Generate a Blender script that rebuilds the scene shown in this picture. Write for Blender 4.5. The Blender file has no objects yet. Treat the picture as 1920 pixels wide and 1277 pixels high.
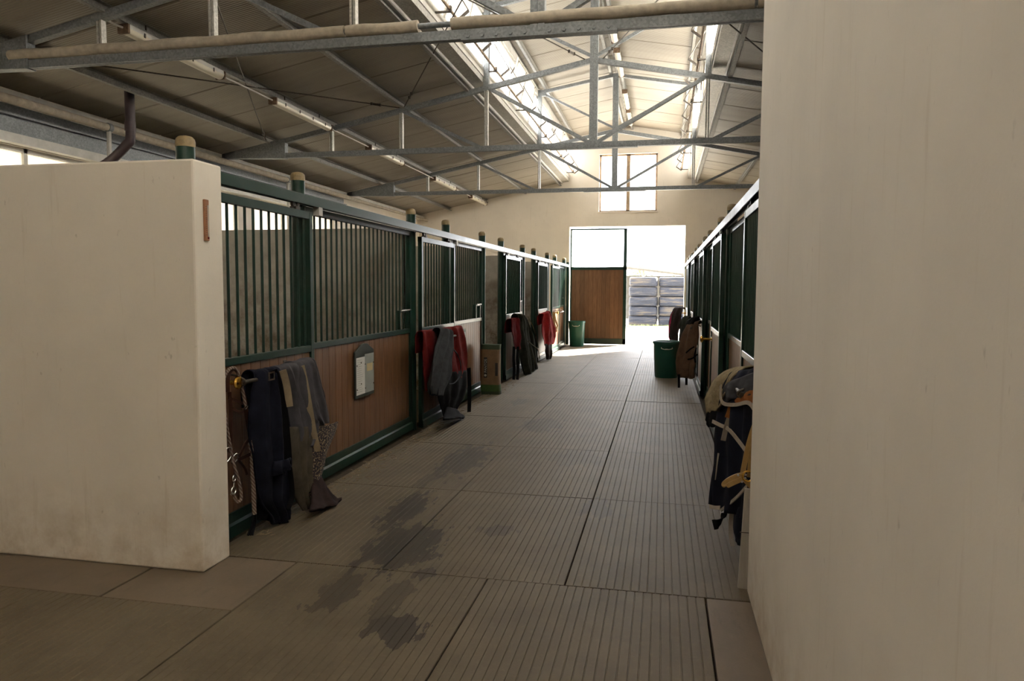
import bpy, math, random
from mathutils import Vector, Matrix, noise

random.seed(7)
SC = bpy.context.scene
COL = SC.collection

# ------------------------------------------------------------------ camera
W, H = 1920, 1277
FPX, PITCH, YAW, ROLL, CAMH = 1357.9, -0.0711, 0.2043, 0.0052, 1.55
cp, sp, cy, sy = math.cos(PITCH), math.sin(PITCH), math.cos(YAW), math.sin(YAW)
FWD = Vector((-sy * cp, cy * cp, sp))
RT0 = Vector((cy, sy, 0))
UP0 = RT0.cross(FWD)
RT = RT0 * math.cos(ROLL) + UP0 * math.sin(ROLL)
UP = -RT0 * math.sin(ROLL) + UP0 * math.cos(ROLL)
cam_d = bpy.data.cameras.new('camera')
cam = bpy.data.objects.new('camera', cam_d)
COL.objects.link(cam)
cam_d.sensor_width = 36
cam_d.lens = FPX / W * 36
cam_d.clip_start = 0.05
cam_d.clip_end = 300
cam.matrix_world = Matrix(((RT.x, UP.x, -FWD.x, 0), (RT.y, UP.y, -FWD.y, 0), (RT.z, UP.z, -FWD.z, CAMH), (0, 0, 0, 1)))
SC.camera = cam


def on(u, v, x=None, y=None, z=None):
    """photo pixel -> point on the plane x=, y= or z="""
    d = FWD * FPX + RT * (u - W / 2) - UP * (v - H / 2)
    c = (0, 0, CAMH)
    ax, val = (0, x) if x is not None else (1, y) if y is not None else (2, z)
    t = (val - c[ax]) / d[ax]
    return Vector((d.x * t, d.y * t, CAMH + d.z * t))


# ------------------------------------------------------------------ sky, sun, exposure
world = bpy.data.worlds.new('sky')
SC.world = world
world.use_nodes = True
bg = world.node_tree.nodes['Background']
bg.inputs[0].default_value = (0.94, 0.955, 1.0, 1)
bg.inputs[1].default_value = 10.0
sun_d = bpy.data.lights.new('sun_offscreen', 'SUN')
sun_d.energy = 60
sun_d.angle = 0.012
sun_d.color = (1, 0.93, 0.82)
sun = bpy.data.objects.new('sun_offscreen', sun_d)
COL.objects.link(sun)
sun.location = (20, 40, 30)
sun.rotation_euler = Vector((-0.72, -1.0, -0.86)).to_track_quat('-Z', 'Y').to_euler()
SC.view_settings.view_transform = 'Standard'
SC.view_settings.look = 'None'
SC.view_settings.exposure = 0.48
SC.view_settings.gamma = 1.0
SC.view_settings.use_curve_mapping = False
cyc = SC.cycles
cyc.use_denoising = True
cyc.max_bounces = 14
cyc.diffuse_bounces = 9
cyc.transparent_max_bounces = 16
cyc.transmission_bounces = 10
cyc.sample_clamp_indirect = 12
cyc.caustics_reflective = False
cyc.caustics_refractive = False

# ------------------------------------------------------------------ materials
MATS = {}


class NT:
    def __init__(self, name):
        self.m = bpy.data.materials.new(name)
        self.m.use_nodes = True
        self.t = self.m.node_tree
        self.b = self.t.nodes['Principled BSDF']
        self.out = self.t.nodes['Material Output']
        MATS[name] = self.m

    def n(self, kind, **kw):
        nd = self.t.nodes.new(kind)
        for k, v in kw.items():
            if k in nd.inputs:
                s = nd.inputs[k]
                if hasattr(v, 'is_output'):
                    self.t.links.new(v, s)
                else:
                    s.default_value = v
            else:
                setattr(nd, k, v)
        return nd

    def link(self, a, b):
        self.t.links.new(a, b)

    def set(self, **kw):
        for k, v in kw.items():
            s = self.b.inputs[k.replace('_', ' ')]
            if hasattr(v, 'is_output'):
                self.t.links.new(v, s)
            else:
                s.default_value = v

    def pos(self, scale=(1, 1, 1), obj=False):
        if obj:
            c = self.n('ShaderNodeTexCoord').outputs['Object']
        else:
            c = self.n('ShaderNodeNewGeometry').outputs['Position']
        m = self.n('ShaderNodeMapping')
        self.link(c, m.inputs['Vector'])
        m.inputs['Scale'].default_value = scale
        return m.outputs[0]

    def noise(self, vec, scale=5, detail=4, rough=0.6):
        nd = self.n('ShaderNodeTexNoise')
        self.link(vec, nd.inputs['Vector'])
        nd.inputs['Scale'].default_value = scale
        nd.inputs['Detail'].default_value = detail
        nd.inputs['Roughness'].default_value = rough
        return nd.outputs['Fac']

    def ramp(self, fac, stops):
        nd = self.n('ShaderNodeValToRGB')
        self.link(fac, nd.inputs[0])
        e = nd.color_ramp.elements
        while len(e) < len(stops):
            e.new(0.5)
        for el, (p, c) in zip(e, stops):
            el.position = p
            el.color = tuple(c) + (1,) if len(c) == 3 else c
        return nd.outputs[0]

    def mix(self, fac, a, b, mode='MIX'):
        nd = self.n('ShaderNodeMix', data_type='RGBA', blend_type=mode)
        for s, v in ((nd.inputs[0], fac), (nd.inputs[6], a), (nd.inputs[7], b)):
            if hasattr(v, 'is_output'):
                self.link(v, s)
            else:
                s.default_value = v if not isinstance(v, (tuple, list)) or len(v) == 4 else tuple(v) + (1,)
        return nd.outputs[2]

    def math(self, op, a, b=0.0, clamp=False):
        nd = self.n('ShaderNodeMath', operation=op, use_clamp=clamp)
        for s, v in ((nd.inputs[0], a), (nd.inputs[1], b)):
            if hasattr(v, 'is_output'):
                self.link(v, s)
            else:
                s.default_value = v
        return nd.outputs[0]

    def bump(self, h, strength=0.3, dist=0.01):
        nd = self.n('ShaderNodeBump')
        nd.inputs['Strength'].default_value = strength
        nd.inputs['Distance'].default_value = dist
        self.link(h, nd.inputs['Height'])
        self.link(nd.outputs[0], self.b.inputs['Normal'])


def plain(name, col, rough=0.6, metal=0.0, var=0.25, scale=8, bump=0.0, spec=0.5, stretch=(1, 1, 1)):
    t = NT(name)
    p = t.pos(stretch)
    f = t.noise(p, scale, 5)
    lo = tuple(max(0, c * (1 - var)) for c in col)
    hi = tuple(min(1, c * (1 + var)) for c in col)
    t.set(Base_Color=t.ramp(f, [(0.3, lo), (0.7, hi)]), Roughness=rough, Metallic=metal)
    t.b.inputs['Specular IOR Level'].default_value = spec
    if bump:
        t.bump(t.noise(p, scale * 6, 3), bump, 0.004)
    return t.m


def wall_mat(name, base, dirt=(0.42, 0.31, 0.18), top=0.5, amount=0.75, specks=True):
    t = NT(name)
    p = t.pos()
    big = t.noise(p, 1.3, 5)
    c = t.ramp(big, [(0.3, tuple(b * 0.88 for b in base)), (0.7, base)])
    # vertical streaks and scuffs
    st = t.noise(t.pos((9, 9, 0.7)), 2.2, 5, 0.7)
    c = t.mix(t.math('MULTIPLY', t.ramp(st, [(0.58, (0, 0, 0)), (0.75, (1, 1, 1))]), 0.22), c, dirt)
    # splashes that thin out with height, broken up by noise
    sep = t.n('ShaderNodeSeparateXYZ')
    t.link(p, sep.inputs[0])
    hgt = t.math('DIVIDE', sep.outputs[2], top)
    inv = t.math('SUBTRACT', 1.0, hgt, True)
    n2 = t.noise(p, 4.5, 7, 0.7)
    m = t.math('MULTIPLY', inv, t.ramp(n2, [(0.38, (0, 0, 0)), (0.66, (1, 1, 1))]), True)
    c = t.mix(t.math('MULTIPLY', m, amount), c, dirt)
    if specks:
        n3 = t.noise(t.pos((1, 1, 0.5)), 23, 3, 0.6)
        c = t.mix(t.math('MULTIPLY', t.ramp(n3, [(0.7, (0, 0, 0)), (0.78, (1, 1, 1))]), 0.35), c, (0.25, 0.2, 0.14))
    t.set(Base_Color=c, Roughness=0.85)
    t.bump(t.noise(p, 60, 4), 0.12, 0.004)
    return t.m


wall_mat('plaster', (0.83, 0.765, 0.67), amount=0.7)
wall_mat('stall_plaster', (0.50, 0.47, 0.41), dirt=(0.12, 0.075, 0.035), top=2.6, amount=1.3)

# wood cladding
def wood(name, c0, c1, rough=0.5):
    t = NT(name)
    oi = t.n('ShaderNodeObjectInfo')
    p = t.pos((14, 14, 1.1))
    add = t.n('ShaderNodeVectorMath', operation='ADD')
    t.link(p, add.inputs[0])
    comb = t.n('ShaderNodeCombineXYZ')
    t.link(t.math('MULTIPLY', oi.outputs['Random'], 37.0), comb.inputs[0])
    t.link(t.math('MULTIPLY', oi.outputs['Random'], 91.0), comb.inputs[2])
    t.link(comb.outputs[0], add.inputs[1])
    f = t.noise(add.outputs[0], 3.2, 7, 0.65)
    c = t.ramp(f, [(0.28, c0), (0.72, c1)])
    dark = t.math('MULTIPLY', oi.outputs['Random'], 0.35)
    c = t.mix(dark, c, tuple(x * 0.45 for x in c0))
    t.set(Base_Color=c, Roughness=rough)
    t.bump(f, 0.15, 0.003)
    return t.m


wood('plank_wood', (0.125, 0.058, 0.026), (0.265, 0.135, 0.066), 0.45)
wood('raw_board', (0.42, 0.38, 0.32), (0.56, 0.52, 0.45), 0.7)

# green enamel on steel, dusty
def enamel(name, col, dust):
    t = NT(name)
    p = t.pos()
    f = t.noise(p, 7, 6, 0.7)
    d = t.ramp(f, [(0.5, (0, 0, 0)), (0.8, (1, 1, 1))])
    fac = t.math('MULTIPLY', d, 0.2)
    t.set(Base_Color=t.mix(fac, col, dust), Roughness=t.math('ADD', t.math('MULTIPLY', f, 0.25), 0.2))
    return t.m


enamel('green_paint', (0.005, 0.032, 0.021), (0.15, 0.16, 0.13))
plain('post_cap', (0.25, 0.185, 0.095), 0.55, 0, 0.35, 30)
plain('brass', (0.75, 0.45, 0.09), 0.22, 1.0, 0.1, 20)
plain('steel', (0.6, 0.6, 0.6), 0.25, 1.0, 0.1, 30)
plain('dark_iron', (0.10, 0.085, 0.07), 0.5, 0.7, 0.3, 30)
plain('rusty', (0.17, 0.11, 0.07), 0.8, 0.2, 0.5, 40)

# galvanised sections
def galv(name, col, rough, metal):
    t = NT(name)
    p = t.pos()
    v = t.n('ShaderNodeTexVoronoi')
    v.inputs['Scale'].default_value = 60
    t.link(p, v.inputs['Vector'])
    f = t.noise(p, 6, 5)
    c = t.ramp(v.outputs['Color'], [(0.2, tuple(x * 0.8 for x in col)), (0.8, tuple(min(1, x * 1.15) for x in col))])
    c = t.mix(t.ramp(f, [(0.5, (0, 0, 0)), (0.75, (0.5, 0.5, 0.5))]), c, tuple(x * 0.6 for x in col))
    t.set(Base_Color=c, Roughness=rough, Metallic=metal)
    return t.m


galv('galvanised', (0.235, 0.25, 0.26), 0.5, 0.35)
galv('galv_light', (0.48, 0.47, 0.43), 0.5, 0.3)
galv('galv_purlin', (0.33, 0.325, 0.30), 0.5, 0.3)
plain('conduit', (0.52, 0.5, 0.46), 0.5, 0, 0.15)
plain('pipe_lagging', (0.42, 0.365, 0.285), 0.85, 0, 0.2, 14, 0.3)
plain('soil_pipe', (0.055, 0.036, 0.042), 0.5, 0, 0.25)

# roof sandwich panel: fine micro-ribs running up the slope
def roof_sheet(name, c0, c1):
    t = NT(name)
    p = t.pos()
    w = t.n('ShaderNodeTexWave', wave_type='BANDS', bands_direction='Y', wave_profile='SIN')
    w.inputs['Scale'].default_value = 9
    t.link(p, w.inputs['Vector'])
    f = t.noise(t.pos((0.6, 3, 1)), 1.6, 6)
    n2 = t.noise(p, 9, 5)
    c = t.ramp(f, [(0.3, c0), (0.7, c1)])
    c = t.mix(t.math('MULTIPLY', t.ramp(n2, [(0.6, (0, 0, 0)), (0.78, (1, 1, 1))]), 0.3), c, (0.22, 0.16, 0.10))
    t.set(Base_Color=c, Roughness=0.5)
    t.bump(w.outputs['Fac'], 0.35, 0.01)


roof_sheet('roof_sheet', (0.29, 0.257, 0.203), (0.36, 0.322, 0.258))

# ribbed mats with damp stains of their own shape
def floor_mat(name, c0, c1, wet=True, dusty=0.35):
    t = NT(name)
    p = t.pos()
    f = t.noise(p, 2.2, 7, 0.65)
    g = t.noise(p, 26, 4, 0.7)
    c = t.ramp(f, [(0.3, c0), (0.7, c1)])
    c = t.mix(t.math('MULTIPLY', t.ramp(g, [(0.55, (0, 0, 0)), (0.8, (1, 1, 1))]), dusty), c, tuple(min(1, x * 1.6) for x in c1))
    g2 = t.noise(t.pos((6, 1.2, 1)), 3, 5, 0.7)
    c = t.mix(t.math('MULTIPLY', t.ramp(g2, [(0.56, (0, 0, 0)), (0.74, (1, 1, 1))]), 0.3), c, tuple(x * 0.4 for x in c0))
    rough = 0.62
    if wet:
        warp = t.noise(t.pos((3.2, 1.0, 1)), 5.0, 3, 0.6)
        tot = None
        for (x, y, rx, ry, s) in ((-1.74, 4.75, .13, .42, 1), (-1.50, 4.05, .22, .42, 1), (-1.16, 3.03, .13, .14, 1),
                                  (-1.60, 3.35, .10, .26, .7), (-1.74, 6.3, .19, .62, .8), (-0.42, 5.05, .11, .24, .55),
                                  (-1.25, 3.68, .07, .08, .9), (-1.02, 4.45, .13, .1, .6), (-1.30, 3.3, .08, .22, .6), (-1.3, 8.1, .22, .4, .5),
                                  (-1.9, 9.7, .1, .3, .5), (-0.75, 6.55, .25, .3, .3), (-1.85, 5.5, .05, .3, .5)):
            sub = t.n('ShaderNodeVectorMath', operation='SUBTRACT')
            t.link(p, sub.inputs[0])
            sub.inputs[1].default_value = (x, y, 0)
            dv = t.n('ShaderNodeVectorMath', operation='DIVIDE')
            t.link(sub.outputs[0], dv.inputs[0])
            dv.inputs[1].default_value = (rx, ry, 10)
            ln = t.n('ShaderNodeVectorMath', operation='LENGTH')
            t.link(dv.outputs[0], ln.inputs[0])
            d = t.math('ADD', ln.outputs['Value'], t.math('MULTIPLY', warp, -2.6))
            m = t.math('MULTIPLY', t.math('MULTIPLY', t.math('SUBTRACT', -0.30, d), 20.0, True), s)
            tot = m if tot is None else t.math('MAXIMUM', tot, m)
        c = t.mix(t.math('MULTIPLY', tot, 0.9), c, (0.034, 0.025, 0.014))
        rough = t.math('SUBTRACT', 0.62, t.math('MULTIPLY', tot, 0.05))
    t.set(Base_Color=c, Roughness=rough)
    t.bump(t.noise(p, 90, 4), 0.25, 0.003)
    return t.m


floor_mat('mat_concrete', (0.106, 0.081, 0.048), (0.156, 0.123, 0.077))
floor_mat('smooth_slab', (0.15, 0.115, 0.078), (0.20, 0.155, 0.108), False, 0.15)
plain('joint_dirt', (0.045, 0.033, 0.018), 0.95, 0, 0.5, 30, 0.5)
plain('bedding', (0.16, 0.11, 0.055), 0.95, 0, 0.5, 20, 1.0)
plain('yard', (0.62, 0.58, 0.50), 0.9, 0, 0.15, 2, 0.3)
plain('grass', (0.16, 0.20, 0.07), 0.9, 0, 0.4, 6)
plain('leaf', (0.20, 0.25, 0.08), 0.7, 0, 0.4, 6)
plain('bark', (0.16, 0.12, 0.08), 0.9, 0, 0.3, 10)
plain('frame_white', (0.62, 0.60, 0.56), 0.55, 0, 0.12)
plain('frame_rust', (0.36, 0.26, 0.17), 0.7, 0, 0.4, 12)
plain('rubber', (0.02, 0.02, 0.02), 0.7)
plain('paper', (0.74, 0.74, 0.72), 0.8, 0, 0.04)
plain('paper_yellow', (0.6, 0.5, 0.28), 0.8, 0, 0.06)
plain('paper_grey', (0.34, 0.37, 0.35), 0.8, 0, 0.1)
plain('ink', (0.08, 0.08, 0.09), 0.8)
plain('ink_light', (0.5, 0.5, 0.46), 0.7)
plain('board_green', (0.035, 0.045, 0.035), 0.5, 0, 0.2)
plain('thermo_wood', (0.34, 0.15, 0.075), 0.5, 0, 0.2, 30)
plain('bin_green', (0.014, 0.10, 0.072), 0.38, 0, 0.08)
plain('kraft', (0.19, 0.115, 0.06), 0.7, 0, 0.18, 12, 0.3)
plain('kraft_green', (0.045, 0.10, 0.025), 0.6, 0, 0.2, 12)
plain('kraft_dark', (0.025, 0.045, 0.02), 0.6, 0, 0.2, 12)
plain('label_black', (0.012, 0.012, 0.012), 0.6)
plain('shed_tin', (0.085, 0.08, 0.068), 0.8, 0.0, 0.25, 4)  # tin grey darkened to show the shadow under the shed roof

# black stretch film round the bales, crinkled
t = NT('bale_film')
p = t.pos((1, 1, 5))
f = t.noise(p, 4.5, 8, 0.75)
f2 = t.noise(t.pos((0.7, 1, 6)), 2.0, 6, 0.6)
c = t.ramp(f2, [(0.36, (0.003, 0.005, 0.011)), (0.5, (0.012, 0.015, 0.025)), (0.62, (0.055, 0.045, 0.034))])
t.set(Base_Color=c, Roughness=0.45)
t.b.inputs['Specular IOR Level'].default_value = 0.35
t.bump(f, 1.0, 0.12)


def cloth_mat(name, col, var=0.3, rough=0.9, scale=9):
    t = NT(name)
    p = t.pos()
    f = t.noise(p, scale, 6, 0.65)
    lo = tuple(c * (1 - var) for c in col)
    hi = tuple(min(1, c * (1 + var)) for c in col)
    c = t.ramp(f, [(0.3, lo), (0.7, hi)])
    t.set(Base_Color=c, Roughness=rough)
    t.b.inputs['Specular IOR Level'].default_value = 0.08
    t.b.inputs['Sheen Weight'].default_value = 0.0
    t.bump(t.noise(p, 260, 2), 0.2, 0.002)
    return t.m


cloth_mat('navy', (0.011, 0.012, 0.021), 0.4)
cloth_mat('navy_grey', (0.02, 0.021, 0.028), 0.4)
cloth_mat('slate', (0.082, 0.080, 0.090), 0.25)
cloth_mat('khaki', (0.085, 0.073, 0.055), 0.3)
cloth_mat('tan_web', (0.34, 0.275, 0.185), 0.2)
cloth_mat('red_cloth', (0.14, 0.016, 0.016), 0.35)
cloth_mat('bright_red', (0.28, 0.018, 0.018), 0.3)  # lightened for the far door's sun; red_cloth and maroon darkened for aisle shade
cloth_mat('maroon', (0.10, 0.010, 0.013), 0.35)
cloth_mat('pink', (0.5, 0.04, 0.12), 0.3)
cloth_mat('charcoal', (0.05, 0.05, 0.055), 0.3)
cloth_mat('grey_cloth', (0.05, 0.053, 0.058), 0.3)
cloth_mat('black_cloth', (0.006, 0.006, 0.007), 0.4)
cloth_mat('dark_brown', (0.03, 0.02, 0.019), 0.4)
cloth_mat('olive', (0.033, 0.036, 0.027), 0.3)
cloth_mat('olive_trim', (0.13, 0.12, 0.08), 0.3)
cloth_mat('brown_canvas', (0.105, 0.062, 0.04), 0.3)
cloth_mat('fleece', (0.28, 0.225, 0.14), 0.3, 0.95, 30)
cloth_mat('orange_web', (0.33, 0.12, 0.04), 0.3)
cloth_mat('binding', (0.36, 0.31, 0.25), 0.2)
cloth_mat('leather_tan', (0.42, 0.27, 0.11), 0.25, 0.5)
cloth_mat('leather_dark', (0.045, 0.02, 0.014), 0.3, 0.4)
# flecked straw-covered lining
t = NT('flecked')
p = t.pos()
n1 = t.noise(p, 95, 3, 0.6)
c = t.ramp(n1, [(0.50, (0.016, 0.013, 0.022)), (0.58, (0.20, 0.14, 0.08)), (0.68, (0.46, 0.38, 0.26))])
t.set(Base_Color=c, Roughness=0.9)
# twisted two-tone rope
t = NT('rope')
w = t.n('ShaderNodeTexWave', wave_type='BANDS', bands_direction='DIAGONAL')
w.inputs['Scale'].default_value = 26
t.link(t.pos(), w.inputs['Vector'])
t.set(Base_Color=t.ramp(w.outputs['Fac'], [(0.4, (0.14, 0.08, 0.062)), (0.6, (0.30, 0.245, 0.21))]), Roughness=0.9)


def glass_mat(name, tint, trans, rough=0.08):
    """thin pane: part clear, part frosted"""
    t = NT(name)
    t.t.nodes.remove(t.b)
    tr = t.n('ShaderNodeBsdfTransparent')
    tr.inputs[0].default_value = tuple(tint) + (1,)
    tl = t.n('ShaderNodeBsdfTranslucent')
    tl.inputs[0].default_value = tuple(tint) + (1,)
    gl = t.n('ShaderNodeBsdfGlossy')
    gl.inputs['Roughness'].default_value = rough
    m1 = t.n('ShaderNodeMixShader')
    m1.inputs[0].default_value = trans
    t.link(tl.outputs[0], m1.inputs[1])
    t.link(tr.outputs[0], m1.inputs[2])
    m2 = t.n('ShaderNodeMixShader')
    m2.inputs[0].default_value = 0.06
    t.link(m1.outputs[0], m2.inputs[1])
    t.link(gl.outputs[0], m2.inputs[2])
    t.link(m2.outputs[0], t.out.inputs[0])
    return t.m


glass_mat('clear_glass', (0.97, 0.98, 0.98), 0.92)
glass_mat('frosted', (0.93, 0.92, 0.88), 0.0, 0.3)
glass_mat('darkened_pane', (0.17, 0.155, 0.12), 0.0, 0.3)  # tint cut low to dim the side windows' glow and the ceiling light
glass_mat('milky', (0.26, 0.235, 0.19), 0.0, 0.3)
t = NT('lamp_cover')
t.set(Base_Color=(0.72, 0.66, 0.52, 1), Roughness=0.3)
t.b.inputs['Transmission Weight'].default_value = 0.0

# ------------------------------------------------------------------ mesh helpers
ORG = {}


def org(o):
    return ORG.get(o.name, Vector((0, 0, 0))) if o else Vector((0, 0, 0))


def tag(o, label=None, cat=None, group=None, kind=None):
    if label: o['label'] = label
    if cat: o['category'] = cat
    if group: o['group'] = group
    if kind: o['kind'] = kind
    return o


def thing(name, loc, label=None, cat=None, group=None, kind=None):
    o = bpy.data.objects.new(name, None)
    o.empty_display_size = 0.1
    COL.objects.link(o)
    o.location = loc
    ORG[o.name] = Vector(loc)
    return tag(o, label, cat, group, kind)


def put(name, mesh, parent=None, world=(0, 0, 0)):
    """link a mesh object whose origin stands at `world`"""
    o = bpy.data.objects.new(name, mesh)
    COL.objects.link(o)
    if parent:
        o.parent = parent
    o.location = Vector(world) - org(parent)
    ORG[o.name] = Vector(world)
    return o


class MB:
    def __init__(self):
        self.v, self.f = [], []

    def box(self, a, b):
        x0, x1 = sorted((a[0], b[0])); y0, y1 = sorted((a[1], b[1])); z0, z1 = sorted((a[2], b[2]))
        n = len(self.v)
        self.v += [(x0, y0, z0), (x1, y0, z0), (x1, y1, z0), (x0, y1, z0), (x0, y0, z1), (x1, y0, z1), (x1, y1, z1), (x0, y1, z1)]
        self.f += [tuple(n + i for i in q) for q in ((0, 3, 2, 1), (4, 5, 6, 7), (0, 1, 5, 4), (1, 2, 6, 5), (2, 3, 7, 6), (3, 0, 4, 7))]
        return self

    def beam(self, p0, p1, w, h, up=(0, 0, 1), c=None):
        """rectangular bar from p0 to p1: w across, h along `up`"""
        p0, p1 = Vector(p0), Vector(p1)
        d = (p1 - p0).normalized()
        s = d.cross(Vector(up)).normalized()
        u = s.cross(d)
        n = len(self.v)
        for p in (p0, p1):
            for a, b in ((-1, -1), (1, -1), (1, 1), (-1, 1)):
                self.v.append(tuple(p + s * (a * w / 2) + u * (b * h / 2)))
        self.f += [tuple(n + i for i in q) for q in ((0, 3, 2, 1), (4, 5, 6, 7), (0, 1, 5, 4), (1, 2, 6, 5), (2, 3, 7, 6), (3, 0, 4, 7))]
        return self

    def prism(self, pts, axis, a, b):
        """extrude a 2-D outline along axis (0,1,2) from a to b"""
        n = len(self.v); k = len(pts)
        for t in (a, b):
            for p in pts:
                q = [p[0], p[1]]
                q.insert(axis, t)
                self.v.append(tuple(q))
        self.f += [tuple(n + i for i in range(k)), tuple(n + k + i for i in reversed(range(k)))]
        self.f += [(n + i, n + k + i, n + k + (i + 1) % k, n + (i + 1) % k) for i in range(k)]
        return self

    def tube(self, pts, r, n=8, closed=False):
        pts = [Vector(p) for p in pts]
        rs = r if isinstance(r, (list, tuple)) else [r] * len(pts)
        base = len(self.v)
        m = len(pts)
        prev = None
        for i, p in enumerate(pts):
            if closed:
                d = pts[(i + 1) % m] - pts[i - 1]
            else:
                d = pts[min(i + 1, m - 1)] - pts[max(i - 1, 0)]
            d.normalize()
            if prev is None:
                a = Vector((0, 0, 1)) if abs(d.z) < 0.9 else Vector((1, 0, 0))
                s = d.cross(a).normalized()
            else:
                s = (prev - d * prev.dot(d))
                s = s.normalized() if s.length > 1e-6 else d.orthogonal().normalized()
            prev = s
            u = d.cross(s)
            for k in range(n):
                t = 2 * math.pi * k / n
                self.v.append(tuple(p + s * math.cos(t) * rs[i] + u * math.sin(t) * rs[i]))
        rng = m if closed else m - 1
        for i in range(rng):
            j = (i + 1) % m
            for k in range(n):
                q = (k + 1) % n
                self.f.append((base + i * n + k, base + i * n + q, base + j * n + q, base + j * n + k))
        if not closed:
            self.f.append(tuple(base + k for k in reversed(range(n))))
            self.f.append(tuple(base + (m - 1) * n + k for k in range(n)))
        return self

    def lathe(self, c, prof, n=16, axis=2):
        """profile [(radius, height)] turned about the axis through c"""
        base = len(self.v)
        for r, h in prof:
            for k in range(n):
                t = 2 * math.pi * k / n
                q = [r * math.cos(t), r * math.sin(t)]
                q.insert(axis, h)
                if axis == 1:
                    q = [r * math.cos(t), h, r * math.sin(t)]
                self.v.append((c[0] + q[0], c[1] + q[1], c[2] + q[2]))
        for i in range(len(prof) - 1):
            for k in range(n):
                q = (k + 1) % n
                self.f.append((base + i * n + k, base + i * n + q, base + (i + 1) * n + q, base + (i + 1) * n + k))
        self.f.append(tuple(base + k for k in reversed(range(n))))
        self.f.append(tuple(base + (len(prof) - 1) * n + k for k in range(n)))
        return self

    def strip(self, pts, w, side, th=0.004):
        """flat strap along pts: `side` is the width direction"""
        pts = [Vector(p) for p in pts]
        base = len(self.v)
        s = Vector(side).normalized()
        for i, p in enumerate(pts):
            d = (pts[min(i + 1, len(pts) - 1)] - pts[max(i - 1, 0)]).normalized()
            s2 = (s - d * s.dot(d)).normalized()
            nn = d.cross(s2)
            for a, b in ((-1, -1), (1, -1), (1, 1), (-1, 1)):
                self.v.append(tuple(p + s2 * a * w / 2 + nn * b * th / 2))
        for i in range(len(pts) - 1):
            for k in range(4):
                q = (k + 1) % 4
                self.f.append((base + i * 4 + k, base + i * 4 + q, base + i * 4 + 4 + q, base + i * 4 + 4 + k))
        self.f.append((base + 3, base + 2, base + 1, base))
        e = base + 4 * (len(pts) - 1)
        self.f.append((e, e + 1, e + 2, e + 3))
        return self

    def mesh(self, name, mat, smooth=False, origin=(0, 0, 0)):
        me = bpy.data.meshes.new(name)
        ox, oy, oz = origin
        me.from_pydata([(x - ox, y - oy, z - oz) for x, y, z in self.v], [], self.f)
        me.materials.append(MATS[mat])
        import bmesh
        bm = bmesh.new()
        bm.from_mesh(me)
        bmesh.ops.recalc_face_normals(bm, faces=bm.faces)
        bm.to_mesh(me)
        bm.free()
        if smooth:
            for p in me.polygons:
                p.use_smooth = True
            try:
                me.set_sharp_from_angle(angle=math.radians(40))
            except Exception:
                pass
        me.update()
        return me

    def build(self, name, mat, parent=None, smooth=False, origin=None):
        if origin is None:
            origin = org(parent) if parent else Vector((0, 0, 0))
        return put(name, self.mesh(name, mat, smooth, origin), parent, origin)


def bevel(o, w=0.004, seg=2):
    m = o.modifiers.new('bevel', 'BEVEL')
    m.width = w
    m.segments = seg
    m.limit_method = 'ANGLE'
    return o


def smooth_path(pts, n=6):
    pts = [Vector(p) for p in pts]
    out = []
    for i in range(len(pts) - 1):
        p0, p1, p2, p3 = pts[max(i - 1, 0)], pts[i], pts[i + 1], pts[min(i + 2, len(pts) - 1)]
        for k in range(n):
            t = k / n
            out.append(0.5 * ((2 * p1) + (p2 - p0) * t + (2 * p0 - 5 * p1 + 4 * p2 - p3) * t * t + (3 * p1 - p0 - 3 * p2 + p3) * t ** 3))
    out.append(pts[-1])
    return out


# ------------------------------------------------------------------ dimensions
AX = -1.0                       # middle of the aisle
TY = (5.78, 10.4, 15.0)         # trusses
WY = 20.2                       # far wall, inner face
YB = -4.0                       # wall behind
XL, XR = -6.95, 4.95
LPX, RPX = -2.68, 0.67          # post rows
LF, RF = -2.575, 0.565          # door faces
ZB, ZA, SL = 3.544, 4.75, 0.20  # truss bottom, top chord centre at the king, slope
RZ, RS = 4.865, 0.20            # roof underside
MO = 1.55                       # clerestory half width
MZ, MS = 5.98, 0.18             # clerestory roof underside


# ------------------------------------------------------------------ floor
floor = MB().box((XL, YB, -0.25), (XR, WY + 0.3, -0.035)).build('floor', 'joint_dirt')
tag(floor, 'concrete stable floor under ribbed mats', None, None, 'structure')
ORG[floor.name] = Vector((0, 0, 0))

mat_cache = {}


def rib_mat(x0, x1, y0, y1):
    g = 0.008
    w, l = round(x1 - x0 - g, 3), round(y1 - y0 - g, 3)
    if (w, l) not in mat_cache:
        mb = MB()
        n = max(2, round(w / 0.043))
        s = w / n
        prof = [(0, -0.034), (0, -0.003), (0.003, 0)]
        for i in range(n):
            x = i * s
            if i:
                prof += [(x - 0.0038, 0), (x - 0.0016, -0.003), (x + 0.0016, -0.003), (x + 0.0038, 0)]
        prof += [(w - 0.003, 0), (w, -0.003), (w, -0.034)]
        k = len(prof)
        for yy in (0, l):
            for px, pz in prof:
                mb.v.append((px, yy, pz))
        for i in range(k - 1):
            mb.f.append((i, i + 1, k + i + 1, k + i))
        mb.f.append(tuple(range(k)))
        mb.f.append(tuple(reversed(range(k, 2 * k))))
        mat_cache[(w, l)] = mb.mesh('mat', 'mat_concrete')
    put('mat', mat_cache[(w, l)], floor, (x0 + g / 2, y0 + g / 2, random.uniform(-0.002, 0.0015)))


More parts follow.
